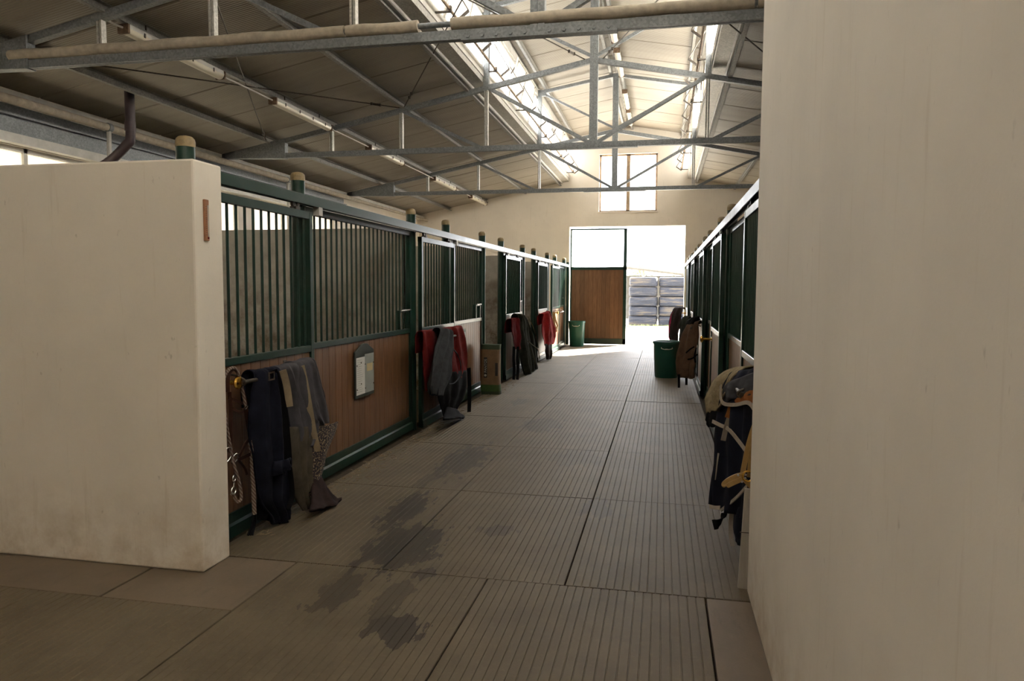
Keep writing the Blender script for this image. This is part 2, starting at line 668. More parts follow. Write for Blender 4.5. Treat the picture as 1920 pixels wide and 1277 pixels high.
rows = [3.68 + 1.612 * i for i in range(11)]
rows[-1] = WY - 0.02
for i in range(10):
    o = 0.0 if i < 4 else random.choice((0.0, 0.0, -0.5))
    for x0, x1 in ((-2.56, -1.494), (-1.494, -0.474), (-0.474, 0.546)):
        rib_mat(x0, x1, rows[i], rows[i + 1])
for x0, x1 in ((-2.0, -0.889), (-0.889, 0.24)):
    for y0, y1 in ((2.07, 3.68), (0.46, 2.07), (-1.15, 0.46), (-2.76, -1.15)):
        rib_mat(x0, x1, y0, y1)


def slab(x0, x1, y0, y1):
    g = 0.006
    mb = MB().box((x0 + g, y0 + g, -0.05), (x1 - g, y1 - g, random.uniform(-0.003, 0.0)))
    bevel(mb.build('concrete_slab', 'smooth_slab', floor), 0.003)


for x0, x1 in ((-2.74, -2.0), (-4.0, -2.74), (-5.4, -4.0), (-6.95, -5.4)):
    slab(x0, x1, 3.04, 3.68)
for x0, x1 in ((-3.09, -2.0), (-4.18, -3.09), (-5.27, -4.18), (-6.36, -5.27)):
    for y0, y1 in ((1.43, 3.04), (-0.18, 1.43), (-1.79, -0.18)):
        rib_mat(x0, x1, y0, y1)
slab(0.24, 0.56, -2.76, 2.07)
slab(0.24, 0.56, 2.07, 3.68)
bed = MB().box((XL, 3.7, -0.04), (-2.76, WY, -0.005)).box((0.75, 3.85, -0.04), (XR, WY, -0.005)).build('stall_bedding', 'bedding')
tag(bed, 'trodden brown straw bedding covering the stall floors', 'bedding', None, 'stuff')

# ------------------------------------------------------------------ walls
def wall(name, mat, *boxes):
    mb = MB()
    for a, b in boxes:
        mb.box(a, b)
    o = mb.build(name, mat)
    return tag(o, kind='structure')


# far gable wall with the door opening and window opening
GT = 6.3
DX0, DX1, DZ = -2.57, 0.57, 3.28
WX0, WX1, WZ0, WZ1 = -1.76, -0.20, 3.68, 5.235
gy0, gy1 = WY, WY + 0.3
wall('wall_far', 'plaster',
     ((XL, gy0, 0), (DX0, gy1, 3.9)), ((DX1, gy0, 0), (XR, gy1, 3.9)), ((DX0, gy0, DZ), (WX0, gy1, 3.9)), ((WX1, gy0, DZ), (DX1, gy1, 3.9)), ((WX0, gy0, DZ), (WX1, gy1, WZ0)),
     ((XL, gy0, 3.9), (WX0, gy1, GT)), ((WX1, gy0, 3.9), (XR, gy1, GT)), ((WX0, gy0, WZ1), (WX1, gy1, GT)))
# outer wall on the left with its window band
Lw = [((XL - 0.25, YB, 0), (XL, WY, 2.2)), ((XL - 0.25, YB, 3.08), (XL, WY, 3.85))]
wins = [(5.0, 7.9), (8.5, 11.0), (11.5, 14.6)]
piers, prev = [], YB
for a, b in wins:
    piers.append((prev, a))
    prev = b
piers.append((prev, WY))
for a, b in piers:
    Lw.append(((XL - 0.25, a, 2.2), (XL, b, 3.08)))
wall('wall_left', 'plaster', *Lw)
wall('wall_right', 'plaster', ((XR, YB, 0), (XR + 0.25, WY, 3.85)))
# wall behind the camera
wall('wall_back', 'plaster', ((XL, YB - 0.25, 0), (XR, YB, GT)))
# white masonry stub on the left and tack-room wall on the right
w = wall('wall_stub', 'plaster', ((XL, 3.42, 0), (-2.415, 3.67, 2.222)))
bevel(w, 0.012, 2)
w = wall('wall_tack_room', 'plaster', ((0.455, -1.5, 0), (0.70, 3.80, 3.5)), ((0.70, 3.55, 0), (XR, 3.80, 3.5)), ((0.70, -1.5, 0), (XR, -1.25, 3.5)))
bevel(w, 0.012, 2)
POSTS_L = [3.73, 5.03, 7.51, 8.80, 10.67, 11.96, 13.88, 15.13, 16.97, 18.17, 19.95]
POSTS_R = [5.05, 7.62, 8.92, 10.85, 12.1, 14.0, 15.3, 17.1, 18.3, 19.95]
DIV = [7.36, 10.52, 13.73, 16.82]
wall('wall_stall_dividers', 'stall_plaster',
     *[((XL, y, 0), (-2.735, y + 0.12, 2.19)) for y in DIV] + [((0.725, y, 0), (XR, y + 0.12, 2.19)) for y in (7.5, 10.7, 13.85, 16.95)])

# ------------------------------------------------------------------ roof
ceil = thing('ceiling', (AX, 8, 0), 'ribbed beige sandwich panel roof with raised clerestory', None, None, 'structure')


def roof_panel(x0, z0, x1, z1, y0, y1, mat):
    """sheet between (x0,z0) and (x1,z1), y0..y1, with folded side laps"""
    mb = MB()
    d = Vector((x1 - x0, 0, z1 - z0)).normalized()
    n = Vector((-d.z, 0, d.x))
    if n.z < 0:
        n = -n
    a, b = Vector((x0, 0, z0)), Vector((x1, 0, z1))
    g = 0.006
    pr = [(y0 + g, 0.008), (y0 + g + 0.012, 0), (y1 - g - 0.012, 0), (y1 - g, 0.008), (y1 - g, 0.06), (y0 + g, 0.06)]
    base = 0
    for e in (a, b):
        for yy, h in pr:
            q = e + n * h
            mb.v.append((q.x, yy, q.z))
    k = len(pr)
    mb.f += [tuple(range(k)), tuple(reversed(range(k, 2 * k)))]
    mb.f += [(i, (i + 1) % k, k + (i + 1) % k, k + i) for i in range(k)]
    mb.build('roof_panel', mat, ceil)


ys = [YB + i * 1.01 for i in range(25)]
ys[-1] = WY + 0.02
for i in range(len(ys) - 1):
    for s in (-1, 1):
        roof_panel(AX + s * 6.2, RZ - RS * 6.2, AX + s * 1.6, RZ - RS * 1.6, ys[i], ys[i + 1], 'roof_sheet')
        roof_panel(AX + s * 1.85, MZ - MS * 1.85, AX + s * 0.02, MZ, ys[i], ys[i + 1], 'roof_sheet')
# weather skin above the seams
mb = MB()
for s in (-1, 1):
    mb.beam((AX + s * 6.3, 8.1, RZ - RS * 6.3 + 0.09), (AX + s * 1.6, 8.1, RZ - RS * 1.6 + 0.09), WY - YB, 0.04)
    mb.beam((AX + s * 1.95, 8.1, MZ - MS * 1.95 + 0.09), (AX - s * 0.0, 8.1, MZ + 0.09), WY - YB, 0.04)
mb.build('roof_skin', 'galv_light', ceil)


def purlin(x, z, y0=YB, y1=WY, h=0.085, open_dir=1):
    """cold-rolled C section along the building"""
    t, b = 0.004, 0.055
    o = open_dir
    mb = MB()
    mb.box((x, y0, z), (x + o * t, y1, z + h))
    mb.box((x, y0, z), (x + o * b, y1, z + t))
    mb.box((x, y0, z + h - t), (x + o * b, y1, z + h))
    mb.box((x + o * b, y0, z), (x + o * (b - t), y1, z + 0.018))
    mb.build('purlin', 'galv_purlin', ceil)


for s in (-1, 1):
    for off in (5.02, 3.95, 2.84, 1.86):
        purlin(AX + s * off, RZ - RS * off - 0.092, open_dir=-s)
    purlin(AX + s * 1.40, MZ - MS * 1.40 - 0.10, open_dir=s)
    purlin(AX + s * 0.08, MZ - 0.115, open_dir=s)
    # clerestory kerb: stepped pale sheet between the low roof and the windows
    mb = MB()
    mb.prism([(AX + s * 1.60, 4.52), (AX + s * 1.60, 4.70), (AX + s * 1.66, 4.70), (AX + s * 1.66, 4.62), (AX + s * 1.80, 4.60), (AX + s * 1.80, 4.50)], 1, YB, WY)
    mb.build('clerestory_kerb', 'galv_light', ceil)
    MB().tube([(AX + s * 1.79, YB, 4.49), (AX + s * 1.79, WY, 4.49)], 0.022, 8).build('kerb_bead', 'frame_white', ceil, True)
    MB().box((AX + s * 1.585, YB, 4.60), (AX + s * 1.60, WY, 4.72)).build('kerb_flashing', 'frame_white', ceil)
    mb = MB().box((AX + s * 1.58, YB, 5.50), (AX + s * 1.68, WY, 5.72))
    mb.build('clerestory_head', 'frame_white', ceil)
# side braces fixed to the purlins: tension rods with turnbuckles
ROD = []


def rod(p0, p1, buckle=True):
    r = MB().tube([p0, p1], 0.008, 6).build('brace_rod', 'dark_iron', ceil)
    if buckle:
        p0, p1 = Vector(p0), Vector(p1)
        d = (p1 - p0).normalized()
        q = p1 - d * 0.55
        mb = MB()
        for a in (-0.012, 0.012):
            mb.beam(q + Vector((0, 0, a)), q + d * 0.16 + Vector((0, 0, a)), 0.012, 0.008)
        mb.box(tuple(q - Vector((.014, .014, .018))), tuple(q + Vector((.014, .014, .018))))
        q2 = q + d * 0.16
        mb.box(tuple(q2 - Vector((.014, .014, .018))), tuple(q2 + Vector((.014, .014, .018))))
        mb.build('turnbuckle', 'dark_iron', r)


def tc(off):
    return ZA - SL * abs(off)


for s in (-1, 1):
    rod((AX + s * 5.05, TY[0], tc(5.05) - 0.02), (AX + s * 2.88, TY[1], tc(2.88) + 0.05))
    rod((AX + s * 2.88, TY[0], tc(2.88)), (AX + s * 5.05, TY[1], tc(5.05) + 0.05))
    rod((AX + s * 1.6, TY[0], tc(1.6)), (AX + s * 0.12, TY[1], tc(0.1) + 0.03))
    rod((AX + s * 0.1, TY[0], tc(0.1)), (AX + s * 2.80, TY[1], tc(2.80) + 0.05))

# ------------------------------------------------------------------ trusses
def truss(y, label):
    t = thing('roof_truss', (AX, y, ZB), label, 'roof truss', None)
    d = 0.075
    # bottom chord (a pair of angles) and its splice
    L = 5.0
    bc = MB().box((AX - L, y - 0.035, ZB), (AX + L, y - 0.005, ZB + d)).box((AX - L, y + 0.005, ZB), (AX + L, y + 0.035, ZB + d)).build('bottom_chord', 'galvanised', t)
    sp_ = MB().box((AX - 0.62, y - 0.043, ZB - 0.012), (AX + 0.62, y + 0.043, ZB + 0.045)).build('splice_plate', 'galvanised', t)
    for i in range(10):
        x = AX - 0.56 + i * 0.115 + (0.08 if i > 4 else 0)
        MB().lathe((x, y - 0.043, ZB + 0.018), [(0.017, -0.013), (0.017, 0.0)], 6, 1).build('bolt', 'galvanised', sp_)
    for s in (-1, 1):
        a, b = AX + s * 4.85, AX
        MB().beam((a, y, tc(4.85)), (b, y, tc(0)), 0.065, 0.07).build('top_chord', 'galvanised', t)
        # haunch plate at the eaves
        x0, x1 = AX + s * 5.80, AX + s * 4.72
        mb = MB()
        pts = [(x0, ZB + 0.02), (x0, tc(5.8) + 0.04), (x1, tc(4.72) + 0.035), (x1, ZB - 0.01)]
        mb.prism(pts, 1, y - 0.05, y + 0.05)
        bevel(mb.build('haunch_plate', 'galvanised', t), 0.004, 1)
        # verticals: twin channels
        for off in (3.97, 2.85, 1.55):
            x = AX + s * off
            mb = MB()
            for a in (-0.016, 0.016):
                mb.box((x + a - 0.010, y - 0.03, ZB + 0.03), (x + a + 0.010, y + 0.03, tc(off)))
            mb.build('vertical', 'galv_light', t)
        # web diagonals
        MB().beam((AX + s * 1.50, y, tc(1.5) - 0.02), (AX + s * 0.05, y, ZB + 0.07), 0.05, 0.048).build('web_diagonal', 'galvanised', t)
        MB().beam((AX + s * 2.82, y, tc(2.82) - 0.02), (AX + s * 1.62, y, ZB + 0.05), 0.05, 0.045).build('web_diagonal', 'galvanised', t)
        # clerestory frame
        MB().box((AX + s * MO - 0.04, y - 0.04, tc(MO)), (AX + s * MO + 0.04, y + 0.04, 5.60)).build('clerestory_post', 'galvanised', t)
        MB().beam((AX + s * 1.62, y, 5.56), (AX, y, 5.845), 0.06, 0.06).build('clerestory_rafter', 'galvanised', t)
        MB().beam((AX + s * 1.48, y, 5.55), (AX + s * 0.04, y, tc(0) + 0.06), 0.04, 0.04).build('clerestory_brace', 'galvanised', t)
        MB().box((AX + s * 1.65, y - 0.035, 5.50), (AX + s * 1.42, y + 0.035, 5.62)).build('gusset_plate', 'galvanised', t)
    mb = MB()
    for a in (-0.029, 0.029):
        mb.box((AX + a - 0.0275, y - 0.045, ZB + 0.02), (AX + a + 0.0275, y + 0.045, 5.87))
    mb.build('king_post', 'galvanised', t)
    return t


truss(TY[0], 'galvanised roof truss with a lagged pipe running along its lower chord')
truss(TY[1], 'galvanised roof truss in the middle, between the lagged pipe and the gable end')
truss(TY[2], 'galvanised roof truss crossing in front of the high gable window')

# lagged pipe on the first truss
pz, py = ZB + 0.075 + 0.048, TY[0] - 0.03
pp = thing('lagged_pipe', (AX, py, pz), 'beige lagged heating pipe lying along the roof truss', 'pipe')
MB().tube([(-6.0, py, pz), (4.6, py, pz)], 0.022, 10).build('bare_pipe', 'galvanised', pp, True)
cuts = [(-5.92, -2.62), (-2.60, -1.98), (-1.70, 0.62), (0.645, 4.5)]
for a, b in cuts:
    n = max(4, int((b - a) / 0.2))
    pts = [(a + (b - a) * i / n, py, pz + 0.004 * math.sin(i * 1.7)) for i in range(n + 1)]
    MB().tube(pts, [0.047 + 0.002 * math.sin(i * 2.3) for i in range(n + 1)], 12).build('lagging_sleeve', 'pipe_lagging', pp, True)
MB().tube([(0.632, py, pz + 0.03), (0.632, py, pz + 0.30)], 0.006, 6).build('hanger', 'steel', pp)

# ------------------------------------------------------------------ clerestory windows and their opening gear
wn = 1
for s in (-1, 1):
    X = AX + s * 1.63
    spans = [(YB, 1.1), (1.1, TY[0]), (TY[0], TY[1]), (TY[1], TY[2]), (TY[2], WY)]
    for (a, b) in spans:
        wdw = thing('window_%d' % wn, (X, (a + b) / 2, 4.70), 'clerestory window strip with tilting sashes', None, None, 'structure')
        wn += 1
        n = 5
        mb = MB().box((X - 0.025, a, 4.70), (X + 0.025, b, 4.76)).box((X - 0.025, a, 5.46), (X + 0.025, b, 5.50))
        mb.build('window_frame', 'frame_white', wdw)
        for i in range(n):
            ya, yb = a + (b - a) * i / n, a + (b - a) * (i + 1) / n
            MB().box((X - 0.02, ya - 0.02, 4.76), (X + 0.02, ya + 0.02, 5.46)).build('mullion', 'frame_white', wdw)
            if i in (2, 3):
                # sash hinged at the bottom, tilted inwards
                an = math.radians(14 if s < 0 else 0)
                dx, dz = -s * math.sin(an), math.cos(an)
                p0, p1 = Vector((X, 0, 4.77)), Vector((X + dx * 0.68, 0, 4.77 + dz * 0.68))
                sash = MB().beam((p0.x, ya + 0.03, p0.z), (p0.x, yb - 0.03, p0.z), 0.02, 0.03).beam((p1.x, ya + 0.03, p1.z), (p1.x, yb - 0.03, p1.z), 0.02, 0.03)
                for yy in (ya + 0.03, yb - 0.03):
                    sash.beam((p0.x, yy, p0.z), (p1.x, yy, p1.z), 0.025, 0.02, (1, 0, 0))
                so = sash.build('sash', 'frame_white', wdw)
                me = MB()
                me.v = [(p0.x, ya + 0.03, p0.z), (p0.x, yb - 0.03, p0.z), (p1.x, yb - 0.03, p1.z), (p1.x, ya + 0.03, p1.z)]
                me.f = [(0, 1, 2, 3)]
                me.build('pane', 'milky', so)
                for yy in (ya + 0.12, yb - 0.12):
                    MB().beam((p1.x, yy, p1.z - 0.02), (X - s * 0.02, yy, 5.20), 0.012, 0.02, (1, 0, 0)).build('stay_arm', 'dark_iron', so)
            else:
                me = MB()
                me.v = [(X, ya + 0.015, 4.76), (X, yb - 0.015, 4.76), (X, yb - 0.015, 5.46), (X, ya + 0.015, 5.46)]
                me.f = [(0, 1, 2, 3)]
                me.build('pane', 'frosted', wdw)
    # drive shaft with brackets and crank levers
    sx, sz = AX + s * 1.42, 4.70
    gear = thing('window_opener', (sx, 10, sz), 'rusty window opener shaft with crank levers along the %s' % ('shaded clerestory' if s < 0 else 'clerestory nearer the tack room wall'), 'window gear')
    MB().tube([(sx, 0.5, sz), (sx, WY - 0.3, sz)], 0.016, 8).build('drive_shaft', 'frame_rust', gear, True)
    y = 1.2
    k = 0
    while y < WY - 0.4:
        if k % 2 == 0:
            br = MB().box((sx - 0.02, y - 0.02, sz - 0.035), (AX + s * 1.80, y + 0.02, sz - 0.02)).box((sx - 0.025, y - 0.025, sz - 0.035), (sx + 0.025, y + 0.025, sz + 0.03))
            br.build('shaft_bracket', 'dark_iron', gear)
        p = Vector((sx, y + 0.35, sz))
        q = p + Vector((-s * 0.13, 0, 0.10))
        r_ = Vector((AX + s * 1.52, y + 0.35, 5.18))
        MB().beam(p, q, 0.02, 0.042, (0, 1, 0)).build('crank_lever', 'dark_iron', gear)
        MB().beam(q, r_, 0.012, 0.02, (0, 1, 0)).build('push_rod', 'dark_iron', gear)
        y += 1.15
        k += 1

# ------------------------------------------------------------------ gable window
w0 = thing('window_%d' % wn, ((WX0 + WX1) / 2, WY + 0.1, WZ0), 'tall louvred gable window above the doorway', None, None, 'structure')
wn += 1
yw = WY + 0.12
fm = MB().box((WX0, yw - 0.03, WZ0), (WX1, yw + 0.03, WZ0 + 0.04)).box((WX0, yw - 0.03, WZ1 - 0.04), (WX1, yw + 0.03, WZ1))
for x in (WX0 + 0.02, (WX0 + WX1) / 2 - 0.025, (WX0 + WX1) / 2 + 0.025, WX1 - 0.02):
    fm.box((x - 0.027, yw - 0.03, WZ0), (x + 0.027, yw + 0.03, WZ1))
fm.build('window_frame', 'frame_rust', w0)
for a, b in ((WX0 + 0.04, (WX0 + WX1) / 2 - 0.05), ((WX0 + WX1) / 2 + 0.05, WX1 - 0.04)):
    for i in range(6):
        z0 = WZ0 + 0.05 + i * (WZ1 - WZ0 - 0.1) / 6
        mb = MB()
        mb.v = [(a, yw + 0.06, z0), (b, yw + 0.06, z0), (b, yw - 0.06, z0 + 0.24), (a, yw - 0.06, z0 + 0.24)]
        mb.f = [(0, 1, 2, 3)]
        mb.build('pane', 'clear_glass', w0)
MB().box((WX0 - 0.03, WY - 0.03, WZ0 - 0.035), (WX1 + 0.03, WY + 0.2, WZ0)).build('window_sill', 'plaster', w0)

# side windows in the outer wall
for a, b in wins:
    w0 = thing('window_%d' % wn, (XL, (a + b) / 2, 2.2), 'milky side window under the eaves', None, None, 'structure')
    wn += 1
    fm = MB().box((XL - 0.1, a, 2.2), (XL - 0.04, b, 2.25)).box((XL - 0.1, a, 3.03), (XL - 0.04, b, 3.08))
    n = 3
    for i in range(n + 1):
        y = a + (b - a) * i / n
        fm.box((XL - 0.1, y - 0.025, 2.2), (XL - 0.04, y + 0.025, 3.08))
    fm.build('window_frame', 'frame_white', w0)
    for i in range(n):
        ya, yb = a + (b - a) * i / n + 0.025, a + (b - a) * (i + 1) / n - 0.025
        mb = MB()
        mb.v = [(XL - 0.07, ya, 2.25), (XL - 0.07, yb, 2.25), (XL - 0.07, yb, 3.03), (XL - 0.07, ya, 3.03)]
        mb.f = [(0, 1, 2, 3)]
        mb.build('pane', 'darkened_pane', w0)

# ------------------------------------------------------------------ eaves on the left: beam, pipe, drain
tr = MB().box((XL, YB, 3.37), (-6.82, TY[2], 3.385)).box((XL, YB, 3.385), (-6.90, TY[2], 3.50)).box((XL, YB, 3.19), (-6.87, TY[2], 3.37)).build('trim_1', 'galvanised')
tag(tr, kind='structure')
tr = MB().box((XL, YB, 3.09), (-6.84, TY[2], 3.19)).box((XL, YB, 3.56), (-6.80, WY, 3.62)).build('trim_2', 'frame_white')
tag(tr, kind='structure')
ep = thing('eaves_pipe', (-6.72, 10, 3.50), 'long pale lagged water pipe running under the eaves', 'pipe')
for a, b in ((YB, 7.85), (7.87, 12.2), (12.22, 15.4), (15.42, WY - 0.05)):
    MB().tube([(-6.70, a, 3.50), (-6.70, b, 3.50)], 0.045 if b < 16 else 0.035, 10).build('lagging_sleeve', 'pipe_lagging', ep, True)
for y in (7.86, 12.21):
    MB().tube([(-6.70, y - 0.03, 3.5), (-6.70, y + 0.03, 3.5)], 0.055, 10).build('pipe_joint', 'galvanised', ep, True)
    MB().tube([(-6.70, y, 3.5), (-6.70, y, 2.0)], 0.028, 8).build('drop_pipe', 'conduit', ep, True)
# brown drain pipe rising to the roof
vt = on(245, 262, x=-6.15)
rz = RZ - RS * (abs(vt.x - AX))
path = smooth_path([(vt.x, vt.y, rz + 0.02), (vt.x, vt.y, vt.z + 0.05), (vt.x - 0.06, vt.y, vt.z - 0.06), (vt.x - 0.35, vt.y + 0.02, vt.z - 0.26), (XL + 0.01, vt.y + 0.05, vt.z - 0.42)], 5)
dp = thing('drain_pipe', path[0], 'dark brown drain pipe bending out of the roof by the eaves', 'pipe')
MB().tube(path, 0.055, 12).build('pipe_run', 'soil_pipe', dp, True)
MB().tube([(vt.x, vt.y, vt.z + 0.10), (vt.x, vt.y, vt.z + 0.20)], 0.062, 12).build('pipe_socket', 'soil_pipe', dp, True)

# ------------------------------------------------------------------ fluorescent fittings
def fitting(x, z, y0, y1, label, group, side=0.0):
    t = thing('fluorescent_light', (x, (y0 + y1) / 2, z), label, 'light', group)
    MB().prism([(x - 0.055, z + 0.03), (x - 0.045, z + 0.075), (x + 0.045, z + 0.075), (x + 0.055, z + 0.03)], 1, y0, y1).build('housing', 'frame_white', t)
    pr = [(x + 0.055 * math.cos(a), z + 0.03 + 0.05 * math.sin(a)) for a in [math.pi + math.pi * i / 8 for i in range(9)]]
    MB().prism(pr, 1, y0 + 0.015, y1 - 0.015).build('diffuser', 'lamp_cover', t, True)
    for y in (y0, y1):
        MB().box((x - 0.057, y - 0.012, z - 0.015), (x + 0.057, y + 0.012, z + 0.07)).build('end_cap', 'rusty', t)
    for i in range(4):
        y = y0 + (y1 - y0) * (0.14 + 0.24 * i)
        for s in (-1, 1):
            MB().box((x + s * 0.056, y - 0.008, z + 0.01), (x + s * 0.063, y + 0.008, z + 0.05)).build('clip', 'dark_iron', t)
    for y in (y0 + 0.3, y1 - 0.3):
        MB().box((x - 0.006, y - 0.006, z + 0.07), (x + 0.006, y + 0.006, z + 0.16)).build('hanger', 'dark_iron', t)


lx = AX - 3.92
lz = 3.90
FL = [(6.0, 7.5), (8.62, 10.2), (11.7, 13.3), (15.25, 16.85), (18.35, 19.95)]
for (a, b), lab in zip(FL, ('starting at the truss with the lagged pipe', 'ending at the middle roof truss', 'just beyond the middle roof truss',
                            'just beyond the truss that crosses the gable window', 'ending against the far gable wall')):
    fitting(lx, lz, a, b, 'long fluorescent light under the low roof, ' + lab, 'fluorescent lights under the low roof')
cond = thing('cable_conduit', (lx, 6.0, lz + 0.06), 'thin pale conduit linking the row of fluorescent lights', 'conduit')
MB().tube(smooth_path([(lx - 0.06, 5.86, lz + 0.06), (lx - 0.03, 5.93, lz + 0.045), (lx, 5.99, lz + 0.035)], 4), 0.010, 6).build('bend', 'conduit', cond, True)
for (a, b), (c_, d_) in zip(FL, FL[1:]):
    MB().tube([(lx, b, lz + 0.035), (lx, c_, lz + 0.035)], 0.010, 6).build('conduit_run', 'conduit', cond, True)
for a, b, lab in ((11.2, 12.6, 'just beyond the middle roof truss'), (13.1, 14.6, 'ending at the truss before the gable window'),
                  (15.8, 17.2, 'just beyond the truss before the gable window'), (17.5, 18.9, 'closest to the far gable wall')):
    fitting(AX + 0.13, MZ - 0.28, a, b, 'fluorescent light below the clerestory ridge, ' + lab, 'fluorescent lights under the ridge')

# ------------------------------------------------------------------ stall fronts
BAR = {}


def bar_mesh(z0, z1, r=0.0095):
    k = (z0, z1, r)
    if k not in BAR:
        BAR[k] = MB().tube([(0, 0, z0), (0, 0, z1)], r, 8).mesh('bar', 'green_paint', True)
    return BAR[k]


PLK = {}


def plank_mesh(w, z0, z1, d=0.018):
    k = (round(w, 4), z0, z1)
    if k not in PLK:
        mb = MB()
        g = 0.003
        mb.prism([(d / 2, -w / 2 + g), (d / 2 - 0.0, w / 2 - g), (-d / 2, w / 2), (-d / 2, -w / 2)], 2, z0, z1)
        mb2 = MB()
        c = 0.004
        mb2.prism([(-d / 2, -w / 2), (d / 2 - c, -w / 2 + 0.0005), (d / 2, -w / 2 + c), (d / 2, w / 2 - c), (d / 2 - c, w / 2 - 0.0005), (-d / 2, w / 2)], 2, z0, z1)
        PLK[k] = mb2.mesh('plank', 'plank_wood')
    return PLK[k]


ZT0, ZT1, ZM0, ZM1, ZK = 2.06, 2.112, 1.072, 1.12, 0.16


def front(root, xf, s, y0, y1, top=ZT1, stiles=True, feeder=None):
    """bars above, planks below; xf aisle-side face, s = direction towards the aisle"""
    d = 0.045
    xa, xb = xf, xf - s * d
    xm = xf - s * d / 2
    MB().box((xa, y0, top - 0.052), (xb, y1, top)).build('top_rail', 'green_paint', root)
    bevel(MB().box((xa, y0, ZM0), (xb, y1, ZM1)).build('middle_rail', 'green_paint', root), 0.003, 1)
    # skirting with a chamfered upper half
    kb = MB().prism([(xb, 0.012), (xa + s * 0.012, 0.012), (xa + s * 0.012, 0.085), (xa, 0.10), (xa, ZK), (xb, ZK)], 1, y0, y1)
    kb.build('kick_board', 'green_paint', root)
    sw = 0.05
    if stiles:
        for y in (y0, y1 - sw):
            bevel(MB().box((xa + s * 0.002, y, 0.015), (xb, y + sw, top)).build('stile', 'green_paint', root), 0.004, 1)
    ya, yb = y0 + sw, y1 - sw
    n = max(3, round((yb - ya) / 0.097))
    me = bar_mesh(ZM1 - 0.01, top - 0.045)
    for i in range(n):
        y = ya + (yb - ya) * (i + 0.5) / n
        put('bar', me, root, (xm, y, 0))
    m = max(3, round((yb - ya) / 0.117))
    w = (yb - ya) / m
    for i in range(m):
        o = put('plank', plank_mesh(w, ZK - 0.005, ZM0 + 0.005), root, (xm, ya + w * (i + 0.5), 0))
        if s < 0:
            o.rotation_euler = (0, 0, math.pi)
    if feeder:
        # hinged feed flap frame set low in the bars
        y = feeder
        mb = MB().box((xa, y - 0.13, 1.30), (xb, y + 0.13, 1.32)).box((xa, y - 0.13, ZM1), (xb, y - 0.11, 1.31)).box((xa, y + 0.11, ZM1), (xb, y + 0.13, 1.31))
        fr = mb.build('feed_flap_frame', 'green_paint', root)
        MB().box((xa + s * 0.004, y - 0.13, 1.315), (xa + s * 0.02, y + 0.13, 1.328)).build('feed_flap_lip', 'steel', fr)


def knob(root, xf, s, y, z, xk=0.115):
    st = MB().tube([(xf, y, z), (xf + s * (xk - 0.02), y, z)], 0.014, 10).build('knob_stem', 'brass', root, True)
    prof = [(0.004, 0.0), (0.026, 0.002), (0.037, 0.010), (0.040, 0.018), (0.035, 0.030), (0.021, 0.037), (0.003, 0.040)]
    mb = MB().lathe((xf + s * (xk - 0.02), y, z), [(r, s * h) for r, h in prof], 18, 0)
    mb.build('brass_knob', 'brass', st, True)
    MB().tube([(xf, y, z), (xf + s * 0.006, y, z)], 0.03, 14).build('rose', 'brass', st, True)


def rack(root, xf, s, y0, y1, z=0.985, off=0.135):
    bar = MB().tube([(xf + s * off, y0, z), (xf + s * off, y1, z)], 0.013, 10).build('blanket_bar', 'dark_iron', root, True)
    for y in (y0 + 0.015, y1 - 0.015):
        br = MB().tube(smooth_path([(xf, y, z + 0.03), (xf + s * 0.06, y, z + 0.045), (xf + s * off, y, z + 0.022), (xf + s * (off + 0.02), y, z), (xf + s * off, y, z - 0.018)], 4), 0.007, 8)
        br.box((xf, y - 0.02, z - 0.03), (xf + s * 0.005, y + 0.02, z + 0.06))
        br.build('bar_bracket', 'dark_iron', bar)


def stall_door(s, y0, y1, label, group=None, knob_y=None, with_rack=True):
    xf = LF if s > 0 else RF
    t = thing('stall_door', (xf, (y0 + y1) / 2, 0), label, 'stall door', group)
    front(t, xf, s, y0, y1)
    for y in (y0 + 0.16, y1 - 0.22):
        x = xf - s * 0.022
        h = MB().box((x - 0.006, y - 0.05, ZT1 - 0.01), (x + 0.006, y + 0.05, 2.155)).box((x - 0.025, y - 0.03, ZT1), (x + 0.025, y + 0.03, ZT1 + 0.02)).build('hanger_plate', 'dark_iron', t)
        for dy in (-0.03, 0.03):
            MB().lathe((x, y + dy, 2.15), [(0.02, -0.011), (0.02, 0.011)], 12, 0).build('trolley_wheel', 'dark_iron', h)
    if knob_y is not None:
        knob(t, xf, s, knob_y, 0.985)
    if with_rack:
        a = y0 + 0.16 if s > 0 else y0 + 0.22
        rack(t, xf, s, a, a + 0.76)
    return t


def stall_front(s, y0, y1, label, group=None, feeder=None):
    xf = LPX + 0.022 if s > 0 else RPX - 0.022
    t = thing('barred_partition', (xf, (y0 + y1) / 2, 0), label, 'barred partition', group, 'thing')
    front(t, xf, s, y0, y1, 2.165, feeder=feeder)
    return t


GP = 'fixed barred stall fronts along the aisle'
stall_front(1, 5.085, 7.455, 'long green barred stall front bearing the notice board', GP, 7.25)
for (a, b), lab in zip(((8.855, 10.615), (12.015, 13.825), (15.185, 16.915), (18.225, 19.895)),
                       ('with a small name plate beside the feed sack', 'mostly hidden by the door with the olive blanket',
                        'mostly hidden by the door with the bright red blanket', 'at the corner by the mid-green bin')):
    stall_front(1, a, b, 'dark green barred stall front ' + lab, GP, b - 0.25)
for (a, b), lab in zip(((5.535, 7.565), (8.975, 10.795), (12.155, 13.945), (15.355, 17.045), (18.355, 19.895)),
                       ('with pale planks behind the beige fleece', 'between the bare stall door and the brown blanket', 'behind the dark green bin',
                        'just past the maroon and pink blanket', 'beside the open far doorway, opposite the mid-green bin')):
    stall_front(-1, a, b, 'dark green barred stall front ' + lab, GP, a + 0.25)

